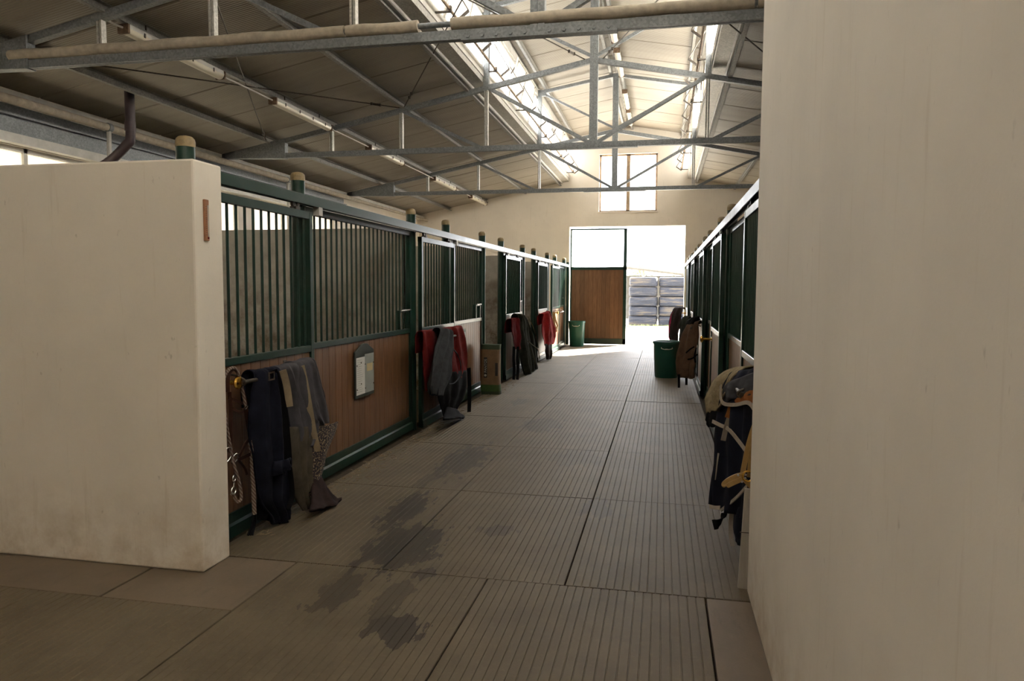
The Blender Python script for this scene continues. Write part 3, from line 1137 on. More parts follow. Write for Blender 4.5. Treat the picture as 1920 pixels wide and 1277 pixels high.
stall_door(1, 3.70, 5.05, 'green sliding stall door hung with the navy and slate blankets', None, 3.86)
stall_door(1, 7.56, 8.86, 'green sliding stall door hung with red and grey blankets', None, 7.72)
stall_door(1, 11.90, 13.19, 'green sliding stall door hung with the long olive blanket', None, 12.06)
stall_door(1, 15.12, 16.42, 'green sliding stall door hung with one bright red blanket', None, 15.28)
stall_door(1, 17.15, 18.38, 'green sliding stall door with only a head collar, near the far doorway', None, 17.30)
stall_door(-1, 3.85, 5.48, 'green sliding stall door hung with navy blanket and fleece beside tack room wall', None, None)
stall_door(-1, 7.56, 8.86, 'bare green sliding stall door between the beige fleece and brown blanket', None, 8.60, False)
stall_door(-1, 10.75, 12.02, 'green sliding stall door hung with the brown canvas blanket', None, 11.85)
stall_door(-1, 13.95, 15.25, 'green sliding stall door hung with the maroon and pink blanket', None, 15.08)
stall_door(-1, 17.05, 18.35, 'bare green sliding stall door next to the far doorway', None, 18.1, False)

# posts and rails
GPOST = 'round stall posts'
pm = MB().lathe((0, 0, 0), [(0.052, 0), (0.052, 2.36)], 18).mesh('shaft', 'green_paint', True)
cm = MB().lathe((0, 0, 0), [(0.0545, 2.345), (0.0545, 2.375), (0.050, 2.392), (0.038, 2.404), (0.018, 2.409), (0.004, 2.41)], 18).mesh('cap', 'post_cap', True)
sm = MB().box((-0.045, -0.045, 0), (0.045, 0.045, 0.012)).mesh('base_plate', 'green_paint')
PLAB = {LPX: ('rising behind the white stub wall', 'between the navy blanket door and the notice board', 'between the notice board and the red and grey blankets',
              'at the far edge of the door with red and grey blankets', 'right behind the paper feed sack', 'between the feed sack gap and the olive blanket',
              'just beyond the door with the olive blanket', 'just before the door with the bright red blanket', 'between the bright red blanket and the head collar door',
              'behind the head collar door', 'in the corner by the mid-green bin'),
        RPX: ('behind the beige fleece blanket', 'starting the bare stall door after the beige fleece', 'ending the bare stall door before the brown blanket',
              'at the brown canvas blanket', 'level with the dark green bin', 'at the dark green-black blanket', 'just past the maroon and pink blanket',
              'starting the last bare stall door', 'ending the last bare stall door', 'against the far wall beside the open doorway')}
for x, ps in ((LPX, POSTS_L), (RPX, POSTS_R)):
    for y, lab in zip(ps, PLAB[x]):
        t = thing('stall_post', (x, y, 0), 'ochre-capped green stall post ' + lab, 'post', GPOST)
        put('shaft', pm, t, (x, y, 0))
        put('cap', cm, t, (x, y, 0))
        put('base_plate', sm, t, (x, y, 0))
for s, xf, ps, ya in ((1, LF, POSTS_L, 3.68), (-1, RF, POSTS_R, 3.82)):
    t = thing('door_rail', (xf, 12, 2.2), 'long green overhead sliding door rail beside the %s' % ('notice board' if s > 0 else 'tack room wall'), 'rail')
    mb = MB()
    x0, x1 = xf - s * 0.055, xf + s * 0.004
    # open-bottomed box track
    mb.prism([(x0, 2.16), (x0, 2.233), (x1, 2.233), (x1, 2.16), (x1 - s * 0.012, 2.16), (x1 - s * 0.012, 2.222), (x0 + s * 0.012, 2.222), (x0 + s * 0.012, 2.16)], 1, ya, WY - 0.02)
    bevel(mb.build('track', 'green_paint', t), 0.004, 2)
    for y in ps:
        MB().box((x0, y - 0.03, 2.15), (x0 - s * 0.035, y + 0.03, 2.24)).build('rail_bracket', 'green_paint', t)
    for y in ps[1::2]:
        MB().box((x0 + s * 0.01, y + 0.12, 2.10), (x1, y + 0.18, 2.165)).build('door_stop', 'conduit', t)

# ------------------------------------------------------------------ notice board on the long panel
xn = LPX + 0.024
nb0, nb1 = on(664, 700, x=xn), on(699, 690, x=xn)
ny0, ny1 = nb0.y, nb1.y
nb = thing('notice_board', (xn, (ny0 + ny1) / 2, 0.58), 'arched dark green notice board with papers on the stall planks', 'notice board')
zb, zs, zt = 0.565, 0.98, 1.05
k = (ny0 + ny1) / 2
hw = (ny1 - ny0) / 2
pts = [(ny0, zb), (ny1, zb), (ny1, zs)] + [(k + hw * math.cos(a) * (1 - 0.25 * math.sin(2 * a) ** 2), zs + (zt - zs) * math.sin(a) ** 1.4) for a in [math.pi * i / 12 for i in range(1, 12)]] + [(ny0, zs)]
bevel(MB().prism(pts, 0, xn - 0.004, xn + 0.012).build('backing_board', 'board_green', nb), 0.003, 1)
MB().box((xn + 0.012, ny0 + 0.02, zb + 0.03), (xn + 0.0135, k - 0.005, zs - 0.05)).build('white_sheet', 'paper', nb)
MB().box((xn + 0.012, k - 0.003, zb + 0.03), (xn + 0.0135, ny1 - 0.01, zs - 0.03)).build('grey_sheet', 'paper_grey', nb)
MB().box((xn + 0.0135, k + 0.04, zs - 0.19), (xn + 0.015, ny1 - 0.04, zs - 0.12)).build('yellow_note', 'paper_yellow', nb)
for i in range(16):
    zz = zs - 0.075 - i * 0.019
    e = random.uniform(0.4, 0.85)
    MB().box((xn + 0.0135, ny0 + 0.035, zz), (xn + 0.014, ny0 + 0.035 + (hw - 0.06) * e, zz + 0.0025)).build('text_line', 'paper_grey', nb)
for y, z in ((ny0 + 0.12, zs - 0.10), (ny0 + 0.12, zs - 0.29), (ny0 + 0.03, zs - 0.12), (ny1 - 0.02, zs - 0.12), (k, zs - 0.12), (k, zs - 0.34), (ny0 + 0.03, zb + 0.08), (ny1 - 0.02, zb + 0.1)):
    MB().lathe((xn + 0.0135, y, z), [(0.006, 0), (0.006, 0.004), (0.003, 0.006)], 8, 0).build('pin', 'dark_iron', nb)
# plaque with small badge on the second panel
pl = thing('stall_plaque', (xn, 9.62, 0.8), 'small pale name plate on the stall planks above the feed sack', 'plaque')
bevel(MB().box((xn - 0.002, 9.46, 0.74), (xn + 0.012, 9.62, 1.0)).build('plate', 'paper_grey', pl), 0.003, 1)
MB().box((xn + 0.012, 9.48, 0.80), (xn + 0.0135, 9.60, 0.96)).build('sheet', 'paper', pl)

# thermometer on the end of the white stub wall
th = thing('thermometer', (-2.41, 3.53, 1.8), 'small wooden wall thermometer on the white wall end', 'thermometer')
c0 = on(388, 415, x=-2.405)
ty = c0.y
bevel(MB().box((-2.417, ty - 0.018, 1.80), (-2.402, ty + 0.018, 2.02)).build('wooden_back', 'thermo_wood', th), 0.004, 2)
MB().tube([(-2.400, ty + 0.004, 1.82), (-2.400, ty + 0.004, 1.99)], 0.003, 8).build('glass_tube', 'ink_light', th, True)
MB().lathe((-2.400, ty + 0.004, 1.815), [(0.003, -0.006), (0.006, 0), (0.003, 0.006)], 8).build('bulb', 'red_cloth', th, True)
for i in range(14):
    z = 1.83 + i * 0.0115
    MB().box((-2.4022, ty - 0.014, z), (-2.4015, ty - 0.004, z + 0.002)).build('scale_mark', 'ink', th)

# ------------------------------------------------------------------ far door leaf
dy = WY + 0.12
dl = thing('door_1', ((DX0 - 0.98) / 2, dy, 0), 'tall glazed door leaf with wooden lower half', None, None, 'structure')
a, b = DX0 + 0.02, -0.985
zt = 3.23
MB().box((b - 0.085, dy - 0.03, 0.02), (b, dy + 0.03, zt)).build('stile', 'green_paint', dl)
MB().box((a, dy - 0.03, 0.02), (a + 0.04, dy + 0.03, zt)).build('stile', 'green_paint', dl)
MB().box((a, dy - 0.03, zt - 0.04), (b, dy + 0.03, zt)).build('top_rail', 'green_paint', dl)
MB().box((a, dy - 0.03, 2.09), (b, dy + 0.03, 2.17)).build('middle_rail', 'green_paint', dl)
MB().box((a, dy - 0.03, 0.02), (b, dy + 0.03, 0.18)).build('kick_board', 'green_paint', dl)
n = 12
for i in range(n):
    w = (b - 0.085 - a - 0.04) / n
    x = a + 0.04 + w * i
    c = 0.004
    mb = MB().prism([(x, dy + 0.012), (x, dy - 0.012 + c), (x + c, dy - 0.012), (x + w - c, dy - 0.012), (x + w, dy - 0.012 + c), (x + w, dy + 0.012)], 2, 0.18, 2.09)
    mb.build('plank', 'plank_wood', dl)
mb = MB()
mb.v = [(a + 0.04, dy, 2.17), (b - 0.085, dy, 2.17), (b - 0.085, dy, zt - 0.04), (a + 0.04, dy, zt - 0.04)]
mb.f = [(0, 1, 2, 3)]
mb.build('pane', 'clear_glass', dl)
tr = MB().box((DX0 - 0.0, WY - 0.012, 0), (DX0 - 0.07, WY + 0.0, 2.3)).build('trim_3', 'green_paint')
tag(tr, kind='structure')

# ------------------------------------------------------------------ bins
def bin_(x, y, r, h, label, zr=0):
    t = thing('waste_bin', (x, y, 0), label, 'bin')
    rb = r * 0.86
    pr = [(rb * 0.96, 0.0), (rb, 0.012), (r * 0.985, h - 0.05), (r * 0.985, h - 0.045), (r * 0.94, h - 0.045), (r * 0.94, h - 0.06), (rb * 0.95, 0.02), (0.01, 0.018)]
    MB().lathe((x, y, 0), pr, 32).build('tub', 'bin_green', t, True)
    rim = [(r * 0.97, h - 0.05), (r * 1.05, h - 0.048), (r * 1.06, h - 0.03), (r * 1.03, h), (r * 0.95, h), (r * 0.94, h - 0.05)]
    MB().lathe((x, y, 0), rim + [rim[0]], 32).build('rim', 'bin_green', t, True)
    for s in (-1, 1):
        MB().tube(smooth_path([(x + s * 0.09, y - r * 1.0, h - 0.10), (x + s * 0.09, y - r * 1.0 - 0.02, h - 0.12), (x + s * 0.02, y - r * 1.0 - 0.02, h - 0.135), (x - s * 0.02, y - r * 0.99 - 0.01, h - 0.125)], 3), 0.006, 6).build('handle', 'conduit', t, True)


bin_(0.09, 13.1, 0.235, 0.645, 'dark green plastic bin beside the brown blanket')
bin_(-2.27, 19.66, 0.225, 0.69, 'mid-green plastic bin in front of the wooden door leaf')

# ------------------------------------------------------------------ paper feed sack
fs = thing('feed_sack', (-2.44, 10.35, 0), 'tall brown paper feed sack with green ends by the stall post', 'feed sack')
sx0, sx1, sy0, sy1 = -2.60, -2.315, 10.27, 10.44


def sack_part(name, mat, z0, z1, nz=8):
    mb = MB()
    n = 28
    for i in range(nz + 1):
        z = z0 + (z1 - z0) * i / nz
        kx = 0.0 if z < 0.65 else (z - 0.65) * 0.35
        for j in range(n):
            a = 2 * math.pi * j / n
            ca, sa = math.cos(a), math.sin(a)
            ex = lambda v: math.copysign(abs(v) ** 0.35, v)
            x = (sx0 + sx1) / 2 + (sx1 - sx0) / 2 * ex(ca)
            y = (sy0 + sy1) / 2 + ((sy1 - sy0) / 2 - kx * 0.2) * ex(sa)
            nn = noise.noise(Vector((x * 9, y * 9, z * 7))) * 0.012
            x += ca * nn - 0.01 * math.sin(z * 4)
            y += sa * nn * 1.3
            mb.v.append((x, y, z))
    for i in range(nz):
        for j in range(n):
            q = (j + 1) % n
            mb.f.append((i * n + j, i * n + q, (i + 1) * n + q, (i + 1) * n + j))
    mb.f.append(tuple(reversed(range(n))))
    mb.f.append(tuple(nz * n + j for j in range(n)))
    return mb.build(name, mat, fs, True)


sack_part('sack_foot', 'kraft_dark', 0.0, 0.045, 2)
sack_part('green_band', 'kraft_green', 0.045, 0.145, 3)
sack_part('sack_body', 'kraft', 0.145, 0.665, 14)
sack_part('dark_top_band', 'kraft_dark', 0.665, 0.735, 3)
lb = MB().box((-2.545, sy0 - 0.010, 0.25), (-2.495, sy0 - 0.016, 0.55)).build('brand_strip', 'label_black', fs)
MB().box((-2.375, sy0 - 0.010, 0.28), (-2.335, sy0 - 0.017, 0.47)).build('side_print', 'label_black', fs)
MB().lathe((-2.52, sy0 - 0.016, 0.285), [(0.018, -0.002), (0.018, 0.0)], 16, 1).build('round_logo', 'ink_light', lb)
cu = bpy.data.curves.new('brand_lettering', 'FONT')
cu.body = 'PANTOS'
cu.size = 0.052
cu.extrude = 0.0006
to = bpy.data.objects.new('brand_lettering', cu)
COL.objects.link(to)
to.parent = lb
to.location = Vector((-2.502, sy0 - 0.0168, 0.325)) - org(lb)
to.rotation_euler = (math.pi / 2, -math.pi / 2, 0)
cu.materials.append(MATS['ink_light'])
bpy.context.view_layer.update()
lm = bpy.data.meshes.new_from_object(to.evaluated_get(bpy.context.evaluated_depsgraph_get()))
lo, lr = to.location.copy(), to.rotation_euler.copy()
bpy.data.objects.remove(to)
to = put('brand_lettering', lm, lb, (0, 0, 0))
to.location, to.rotation_euler = lo, lr

# ------------------------------------------------------------------ cloth
def cloth(name, mat, rows, parent, folds=4, amp=0.02, seed=0, nu=40, step=5, bulge=0.03, axis=0, sgn=1, th=0.008, wob=0.012):
    """hanging cloth. rows: [(left point, right point)] from top to bottom; folds run down the cloth and deepen.
    axis/sgn: direction that faces the aisle."""
    Ls = smooth_path([r[0] for r in rows], step)
    Rs = smooth_path([r[1] for r in rows], step)
    nv = len(Ls)
    rnd = random.Random(seed)
    ph = [rnd.uniform(0, 6.28) for _ in range(4)]
    mb = MB()
    for i in range(nv):
        t = i / (nv - 1)
        g = min(1, 0.25 + t * 1.3)
        for j in range(nu + 1):
            u = j / nu
            p = Ls[i].lerp(Rs[i], u)
            uu = u + 0.05 * math.sin(t * 4 + ph[0])
            w = math.sin(uu * folds * 6.283 + ph[1]) * 0.6 + math.sin(uu * folds * 10.3 + ph[2] + t * 2) * 0.3
            w += 0.5 * noise.noise(Vector((u * folds * 1.5 + seed, t * 3, seed * 1.3)))
            w += 0.45 * noise.noise(Vector((u * 7 + seed * 2.1, t * 6, seed))) + 0.25 * noise.noise(Vector((u * 16 + seed, t * 13, 3.3)))
            w = w - 0.35 * abs(math.sin(uu * folds * 3.14 + ph[3] + t))
            d = w * amp * 1.35 * g + bulge * math.sin(math.pi * u) * (1 - (2 * t - 1) ** 2 * 0.5)
            q = p.copy()
            q[axis] += sgn * d
            q.z += wob * noise.noise(Vector((u * 6 + seed, t * 2.0, 5.1))) * t
            oth = 1 - axis
            q[oth] += wob * noise.noise(Vector((u * 4, t * 5, seed + 9.7)))
            q.z = max(q.z, 0.012)
            mb.v.append(tuple(q))
    for i in range(nv - 1):
        for j in range(nu):
            a = i * (nu + 1) + j
            mb.f.append((a, a + 1, a + nu + 2, a + nu + 1))
    o = mb.build(name, mat, parent, True)
    m = o.modifiers.new('thickness', 'SOLIDIFY')
    m.thickness = th
    m.offset = 0
    return o


def prow(x, *px):
    """rows from photo pixels on the hanging plane: (uL,vL,uR,vR[,x])"""
    out = []
    for r in px:
        xx = r[4] if len(r) > 4 else x
        out.append((on(r[0], r[1], x=xx), on(r[2], r[3], x=xx)))
    return out


def over_bar(rows, back=0.10, drop=0.22, s=1):
    """add the part that goes up and over the bar towards the door"""
    a, b = rows[0]
    q = []
    for k, (dx, dz) in enumerate(((back, -drop), (back, -0.05), (back * 0.6, 0.012))):
        q.append((a + Vector((-s * dx, 0, dz)), b + Vector((-s * dx, 0, dz))))
    return q + rows


def strap(name, mat, pts, w, parent, side=(0.75, 0.65, 0), th=0.005):
    return MB().strip(smooth_path(pts, 6), w, side, th).build(name, mat, parent, True)


def pp_(x, *uv):
    return [on(u, v, x=x) for u, v in uv]


# --- door 1: navy rug
xb = -2.425
t = thing('horse_blanket', on(500, 960, x=xb), 'dark navy horse blanket draped at the rope end of the bar', 'blanket')
rows = prow(xb, (482, 700, 524, 693), (478, 730, 532, 730), (472, 775, 540, 770), (470, 820, 545, 815), (476, 862, 546, 860), (482, 905, 541, 905), (488, 940, 538, 940), (506, 966, 541, 962), (514, 982, 540, 980))
cloth('rug_body', 'navy', over_bar(rows), t, 3, 0.022, 3)
cloth('inner_fold', 'black_cloth', prow(-2.47, (463, 712, 490, 705), (470, 780, 500, 780), (482, 860, 520, 860), (485, 930, 520, 930), (483, 975, 512, 975)), t, 2, 0.015, 5)
strap('buckle_strap', 'black_cloth', pp_(-2.39, (512, 694), (520, 720), (532, 775), (538, 830), (540, 860)), 0.05, t)
bk = MB()
c = on(509, 705, x=-2.385)
for dz in (-0.022, 0.022):
    bk.box((c.x - 0.004, c.y - 0.03, c.z + dz - 0.005), (c.x + 0.004, c.y + 0.03, c.z + dz + 0.005))
for dyy in (-0.03, 0.03):
    bk.box((c.x - 0.004, c.y + dyy - 0.004, c.z - 0.027), (c.x + 0.004, c.y + dyy + 0.004, c.z + 0.027))
bk.build('buckle', 'steel', t)
cloth('hem_fold', 'navy', prow(-2.37, (512, 866, 545, 858), (512, 885, 545, 870), (515, 892, 542, 878)), t, 2, 0.015, 8, 20)
# --- door 1: slate striped rug
t = thing('horse_blanket', on(560, 930, x=xb), 'slate grey horse blanket with pale webbing stripes on the rack', 'blanket')
rows = prow(xb, (520, 694, 585, 675), (526, 722, 592, 700), (533, 760, 602, 735), (540, 800, 608, 765), (546, 830, 604, 795), (550, 852, 590, 830))
cloth('rug_body', 'slate', over_bar(rows), t, 4, 0.024, 11)
rows = prow(-2.40, (556, 684, 588, 676), (560, 720, 598, 708), (566, 755, 610, 752), (582, 785, 616, 782), (594, 800, 618, 790))
cloth('upper_flap', 'slate', over_bar(rows, 0.12, 0.1), t, 2, 0.012, 13, 24)
rows = prow(-2.41, (538, 800, 592, 800), (540, 840, 588, 840), (545, 880, 585, 875), (554, 920, 583, 915), (564, 948, 586, 945), (572, 966, 590, 964))
cloth('lower_panel', 'khaki', rows, t, 3, 0.015, 17, 26)
for k_, pts in enumerate((((519, 694), (526, 720), (530, 745), (532, 762)), ((554, 686), (560, 712), (566, 745), (572, 778), (578, 812), (586, 846)))):
    strap('webbing_stripe', 'tan_web', [p_ + Vector((0.042, 0, 0)) for p_ in pp_(-2.425, *pts)], 0.045, t)
rows = prow(-2.40, (597, 800, 634, 790), (592, 820, 628, 812), (586, 850, 614, 845), (581, 885, 606, 880), (578, 915, 594, 912), (577, 932, 586, 930))
cloth('flecked_lining', 'flecked', rows, t, 1, 0.01, 19, 16)
rows = prow(-2.40, (590, 890, 600, 895), (584, 920, 612, 915, -2.36), (582, 945, 630, 935, -2.30), (584, 958, 644, 942, -2.26))
cloth('trailing_end', 'dark_brown', rows, t, 2, 0.012, 23, 20, th=0.02)
strap('leg_strap', 'black_cloth', pp_(-2.38, (540, 860), (545, 890), (548, 930), (540, 955)), 0.03, t)

# --- door 1: head collar and lead rope on the brass knob
t = thing('bridle', on(445, 720, x=-2.49), 'dark leather bridle with bit rings hung on the brass knob', 'bridle')
xs = -2.475
strap('head_strap', 'leather_dark', pp_(xs, (427, 735), (428, 705), (438, 692), (447, 700), (452, 722), (460, 752), (462, 766)), 0.022, t)
strap('cheek_strap', 'leather_dark', pp_(xs, (460, 766), (464, 790), (468, 812), (471, 825)), 0.024, t)
strap('cheek_strap', 'leather_dark', pp_(xs, (430, 735), (433, 770), (432, 800), (432, 835), (428, 848)), 0.022, t)
strap('brow_band', 'leather_dark', pp_(xs, (428, 746), (445, 752), (459, 758)), 0.016, t, (0, 0, 1))
strap('brow_band', 'leather_dark', pp_(xs, (436, 766), (446, 772), (456, 772)), 0.016, t, (0, 0, 1))
nose = smooth_path(pp_(xs + 0.02, (448, 856), (462, 830), (475, 818), (485, 822), (487, 834), (478, 846), (462, 855), (446, 862)), 5)
MB().strip(nose, 0.02, (0, 1, 0.2), 0.006).build('nose_band', 'leather_dark', t, True)
for (u, v, r) in ((426, 853, 0.045), (440, 860, 0.03), (461, 764, 0.016)):
    c = on(u, v, x=xs + 0.01)
    MB().tube([(c.x + 0.01 * math.sin(a), c.y + r * math.cos(a), c.z + r * math.sin(a)) for a in [2 * math.pi * i / 20 for i in range(20)]], 0.004, 6, True).build('bit_ring', 'steel', t, True)
strap('chin_strap', 'leather_dark', pp_(xs, (446, 862), (455, 872), (460, 880), (463, 890)), 0.014, t)

t = thing('lead_rope', on(447, 935, x=-2.46), 'twisted pale pink lead rope looped over the brass knob', 'rope')
rp = smooth_path(pp_(-2.465, (460, 760), (452, 720), (444, 694), (434, 690), (424, 700), (419, 718), (420, 760), (426, 805), (434, 850), (443, 885), (450, 912), (452, 935), (446, 941), (441, 936), (439, 928), (434, 926)), 6)
MB().tube(rp, 0.0095, 8).build('rope_length', 'rope', t, True)
c = on(438, 920, x=-2.46)
MB().tube([(c.x, c.y + 0.022 * math.cos(a), c.z + 0.022 * math.sin(a)) for a in [2 * math.pi * i / 16 for i in range(16)]], 0.0045, 6, True).build('snap_ring', 'steel', t, True)
MB().tube(pp_(-2.46, (438, 914), (439, 904)), 0.006, 6).build('snap_shank', 'steel', t, True)
c = on(439, 897, x=-2.46)
MB().tube([(c.x, c.y + 0.014 * math.cos(a), c.z + 0.018 * math.sin(a)) for a in [2 * math.pi * i / 14 for i in range(14)]], 0.004, 6, True).build('snap_eye', 'steel', t, True)
t = thing('lead_rope', on(470, 1003, x=-2.46), 'straight hanging lead rope ending in a black tassel', 'rope')
MB().tube(smooth_path(pp_(-2.455, (468, 826), (471, 845), (473, 880), (475, 920), (477, 964)), 5), 0.014, 8).build('rope_length', 'rope', t, True)
for a in (-4, 0, 4):
    MB().tube(smooth_path(pp_(-2.455, (477, 962), (476 + a * 0.5, 980), (469 + a, 1004)), 4), 0.007, 6).build('tassel', 'black_cloth', t, True)

# --- door 2: red rug, grey rug
xb = -2.42
xb = -2.45
t = thing('horse_blanket', on(840, 780, x=xb), 'dark red horse blanket hanging behind the grey one', 'blanket')
rows = prow(xb, (792, 624, 866, 614), (793, 650, 872, 640), (794, 680, 876, 668), (796, 705, 878, 690), (800, 735, 872, 705))
cloth('rug_body', 'red_cloth', over_bar(rows, 0.08), t, 5, 0.02, 31, bulge=0.01)
rows = prow(xb, (818, 700, 876, 694), (820, 725, 876, 720), (824, 745, 870, 742), (830, 765, 860, 765), (834, 785, 852, 780))
cloth('black_lining', 'black_cloth', rows, t, 3, 0.02, 33)
cloth('trailing_end', 'black_cloth', prow(-2.40, (838, 764, 856, 768), (834, 780, 864, 776, -2.34), (832, 787, 873, 783, -2.28)), t, 2, 0.01, 35, 16, th=0.02)
strap('leg_strap', 'black_cloth', pp_(-2.36, (879, 690), (880, 720), (880, 755), (879, 788)), 0.05, t)
MB().tube(smooth_path(pp_(-2.375, (850, 655), (858, 665), (864, 685), (862, 705), (852, 718), (842, 720)), 5), 0.007, 6).build('binding', 'grey_cloth', t, True)
t = thing('horse_blanket', on(825, 740, x=-2.38), 'grey horse blanket folded over the red one', 'blanket')
rows = prow(-2.36, (826, 618, 848, 622), (820, 640, 850, 645), (812, 668, 846, 672), (805, 700, 843, 700), (803, 722, 836, 722), (806, 738, 828, 742))
cloth('rug_body', 'grey_cloth', over_bar(rows), t, 3, 0.025, 37)
cloth('lining_corner', 'navy', prow(-2.37, (804, 724, 820, 720), (804, 740, 826, 744)), t, 1, 0.01, 39, 12)

# --- door 3: red rug and long olive rug
xb = -2.42
t = thing('horse_blanket', on(968, 700, x=xb), 'small maroon horse blanket beside the long olive one', 'blanket')
rows = prow(xb, (957, 600, 976, 597), (957, 620, 980, 618), (960, 640, 981, 640), (963, 656, 981, 654))
cloth('rug_body', 'maroon', over_bar(rows), t, 2, 0.025, 41)
for u in (964, 971):
    strap('leg_strap', 'black_cloth', pp_(-2.40, (u, 650), (u - 1, 672), (u, 690), (u - 1, 712)), 0.05, t)
t = thing('horse_blanket', on(990, 705, x=-2.38), 'long olive green horse blanket with pale seams reaching the mats', 'blanket')
rows = prow(-2.37, (971, 590, 986, 593), (974, 605, 994, 612), (975, 625, 999, 630), (977, 650, 1005, 655), (980, 675, 1008, 678), (984, 698, 1009, 696), (988, 709, 1002, 707))
cloth('rug_body', 'olive', over_bar(rows), t, 3, 0.035, 43)
for pts in (((984, 594), (993, 612), (1000, 634), (1004, 652)), ((984, 640), (994, 648), (1003, 656), (1006, 672)), ((986, 645), (992, 662), (998, 682))):
    MB().tube(smooth_path([p_ + Vector((0.06, 0, 0)) for p_ in pp_(-2.37, *pts)], 5), 0.008, 6).build('piping', 'olive_trim', t, True)

# --- door 4: bright red rug;  door 5: head collar
t = thing('horse_blanket', on(1028, 672, x=-2.4), 'bright red horse blanket in the sunlight by the far doorway', 'blanket')
rows = prow(-2.40, (1018, 590, 1030, 585), (1016, 605, 1036, 602), (1015, 622, 1040, 620), (1018, 638, 1041, 634), (1022, 648, 1036, 645))
cloth('rug_body', 'bright_red', over_bar(rows), t, 3, 0.04, 47)
rows = prow(-2.40, (1022, 645, 1035, 644), (1024, 660, 1033, 658), (1025, 674, 1032, 674))
cloth('dark_hem', 'dark_brown', rows, t, 2, 0.03, 49, 16)
t = thing('head_collar', on(1042, 622, x=-2.45), 'brown head collar hanging on the farthest stall door', 'head collar')
strap('head_strap', 'leather_tan', pp_(-2.46, (1038, 586), (1038, 600), (1041, 614), (1043, 622)), 0.05, t)
strap('cheek_strap', 'leather_tan', pp_(-2.44, (1039, 588), (1042, 602), (1045, 611), (1042, 620), (1040, 628)), 0.04, t)

# --- right side, near door: beige fleece, navy rug, tan head collar
def P3(x, y, z):
    return Vector((x, y, z))


def yrow(*r):
    """rows from pixels: (uL,vL,yL,uR,vR,yR)"""
    return [(on(a, b, y=c), on(d, e, y=f)) for a, b, c, d, e, f in r]


t = thing('horse_blanket', P3(0.42, 5.2, 0.5), 'beige fleece-lined horse blanket bundled behind the navy rug', 'blanket')
rows = yrow((1400, 700, 5.30, 1428, 690, 4.4), (1385, 690, 5.30, 1424, 686, 4.4), (1362, 697, 5.28, 1398, 690, 4.5), (1342, 712, 5.2, 1378, 706, 4.5), (1333, 735, 5.15, 1366, 730, 4.55),
            (1327, 757, 5.12, 1358, 752, 4.6), (1328, 774, 5.1, 1350, 770, 4.6))
cloth('fleece_body', 'fleece', rows, t, 3, 0.02, 51, axis=0, sgn=-1)
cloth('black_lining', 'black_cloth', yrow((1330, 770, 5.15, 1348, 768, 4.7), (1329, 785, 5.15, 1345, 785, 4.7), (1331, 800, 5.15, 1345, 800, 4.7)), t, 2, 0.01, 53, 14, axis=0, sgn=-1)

t = thing('horse_blanket', P3(0.42, 4.6, 0.2), 'navy horse blanket with beige binding beside the tack room wall', 'blanket')
rows = yrow((1392, 720, 4.95, 1432, 700, 3.95), (1372, 700, 4.95, 1430, 690, 3.95), (1358, 712, 4.92, 1428, 706, 3.93), (1350, 732, 4.9, 1426, 730, 3.92),
            (1345, 760, 4.88, 1424, 770, 3.92), (1339, 800, 4.86, 1422, 820, 3.92), (1337, 850, 4.85, 1420, 870, 3.92), (1334, 900, 4.85, 1412, 920, 3.92), (1332, 945, 4.85, 1402, 975, 3.92))
cloth('rug_body', 'navy', rows, t, 3, 0.02, 57, axis=0, sgn=-1, nu=50)
rows = yrow((1376, 955, 4.6, 1402, 950, 3.95), (1378, 985, 4.55, 1400, 985, 3.95), (1383, 1008, 4.5, 1398, 1010, 3.95), (1388, 1022, 4.4, 1396, 1022, 3.95))
cloth('tail_flap', 'navy', rows, t, 2, 0.012, 59, 20, axis=0, sgn=-1)
rows = yrow((1353, 725, 4.85, 1424, 695, 3.92), (1350, 736, 4.80, 1424, 712, 3.90), (1352, 748, 4.72, 1422, 728, 3.88), (1358, 756, 4.6, 1420, 738, 3.87))
cloth('shoulder_flap', 'charcoal', rows, t, 2, 0.01, 61, 30, axis=0, sgn=-1)
rows = yrow((1372, 752, 4.5, 1424, 724, 3.86), (1378, 756, 4.42, 1422, 740, 3.85), (1385, 757, 4.35, 1420, 756, 3.85))
cloth('orange_panel', 'orange_web', rows, t, 1, 0.006, 63, 24, axis=0, sgn=-1)


def ypts(*q):
    return [on(u, v, y=y) for u, v, y in q]


def trim_(name, mat, w, *q):
    return MB().strip(smooth_path([p_ + (Vector((0, 0, CAMH)) - p_) * 0.035 for p_ in ypts(*q)], 6), w, (0.2, 0, 1), 0.006).build(name, mat, t, True)


trim_('binding', 'binding', 0.022, (1351, 722, 4.82), (1351, 745, 4.75), (1358, 757, 4.58), (1380, 759, 4.4), (1402, 755, 4.1), (1414, 768, 3.92), (1419, 785, 3.86))
trim_('binding', 'binding', 0.022, (1336, 790, 4.84), (1350, 797, 4.7), (1366, 805, 4.5), (1384, 826, 4.25), (1402, 850, 4.05))
trim_('binding', 'binding', 0.022, (1400, 912, 4.02), (1384, 930, 4.2), (1366, 946, 4.45), (1353, 956, 4.65))
trim_('binding', 'binding', 0.024, (1331, 950, 4.8), (1341, 952, 4.72), (1350, 952, 4.66))
MB().strip(smooth_path(ypts((1374, 940, 4.3), (1371, 970, 4.3), (1370, 1000, 4.3), (1374, 1024, 4.28)), 6), 0.025, (1, 0, 0), 0.006).build('leg_strap', 'binding', t, True)
MB().strip(smooth_path(ypts((1368, 782, 4.38), (1362, 800, 4.4), (1356, 826, 4.42)), 6), 0.028, (1, 0, 0), 0.006).build('surcingle', 'binding', t, True)
MB().strip(smooth_path(ypts((1376, 758, 4.36), (1372, 772, 4.36), (1368, 784, 4.37)), 6), 0.055, (1, 0, 0), 0.006).build('surcingle_tab', 'orange_web', t, True)
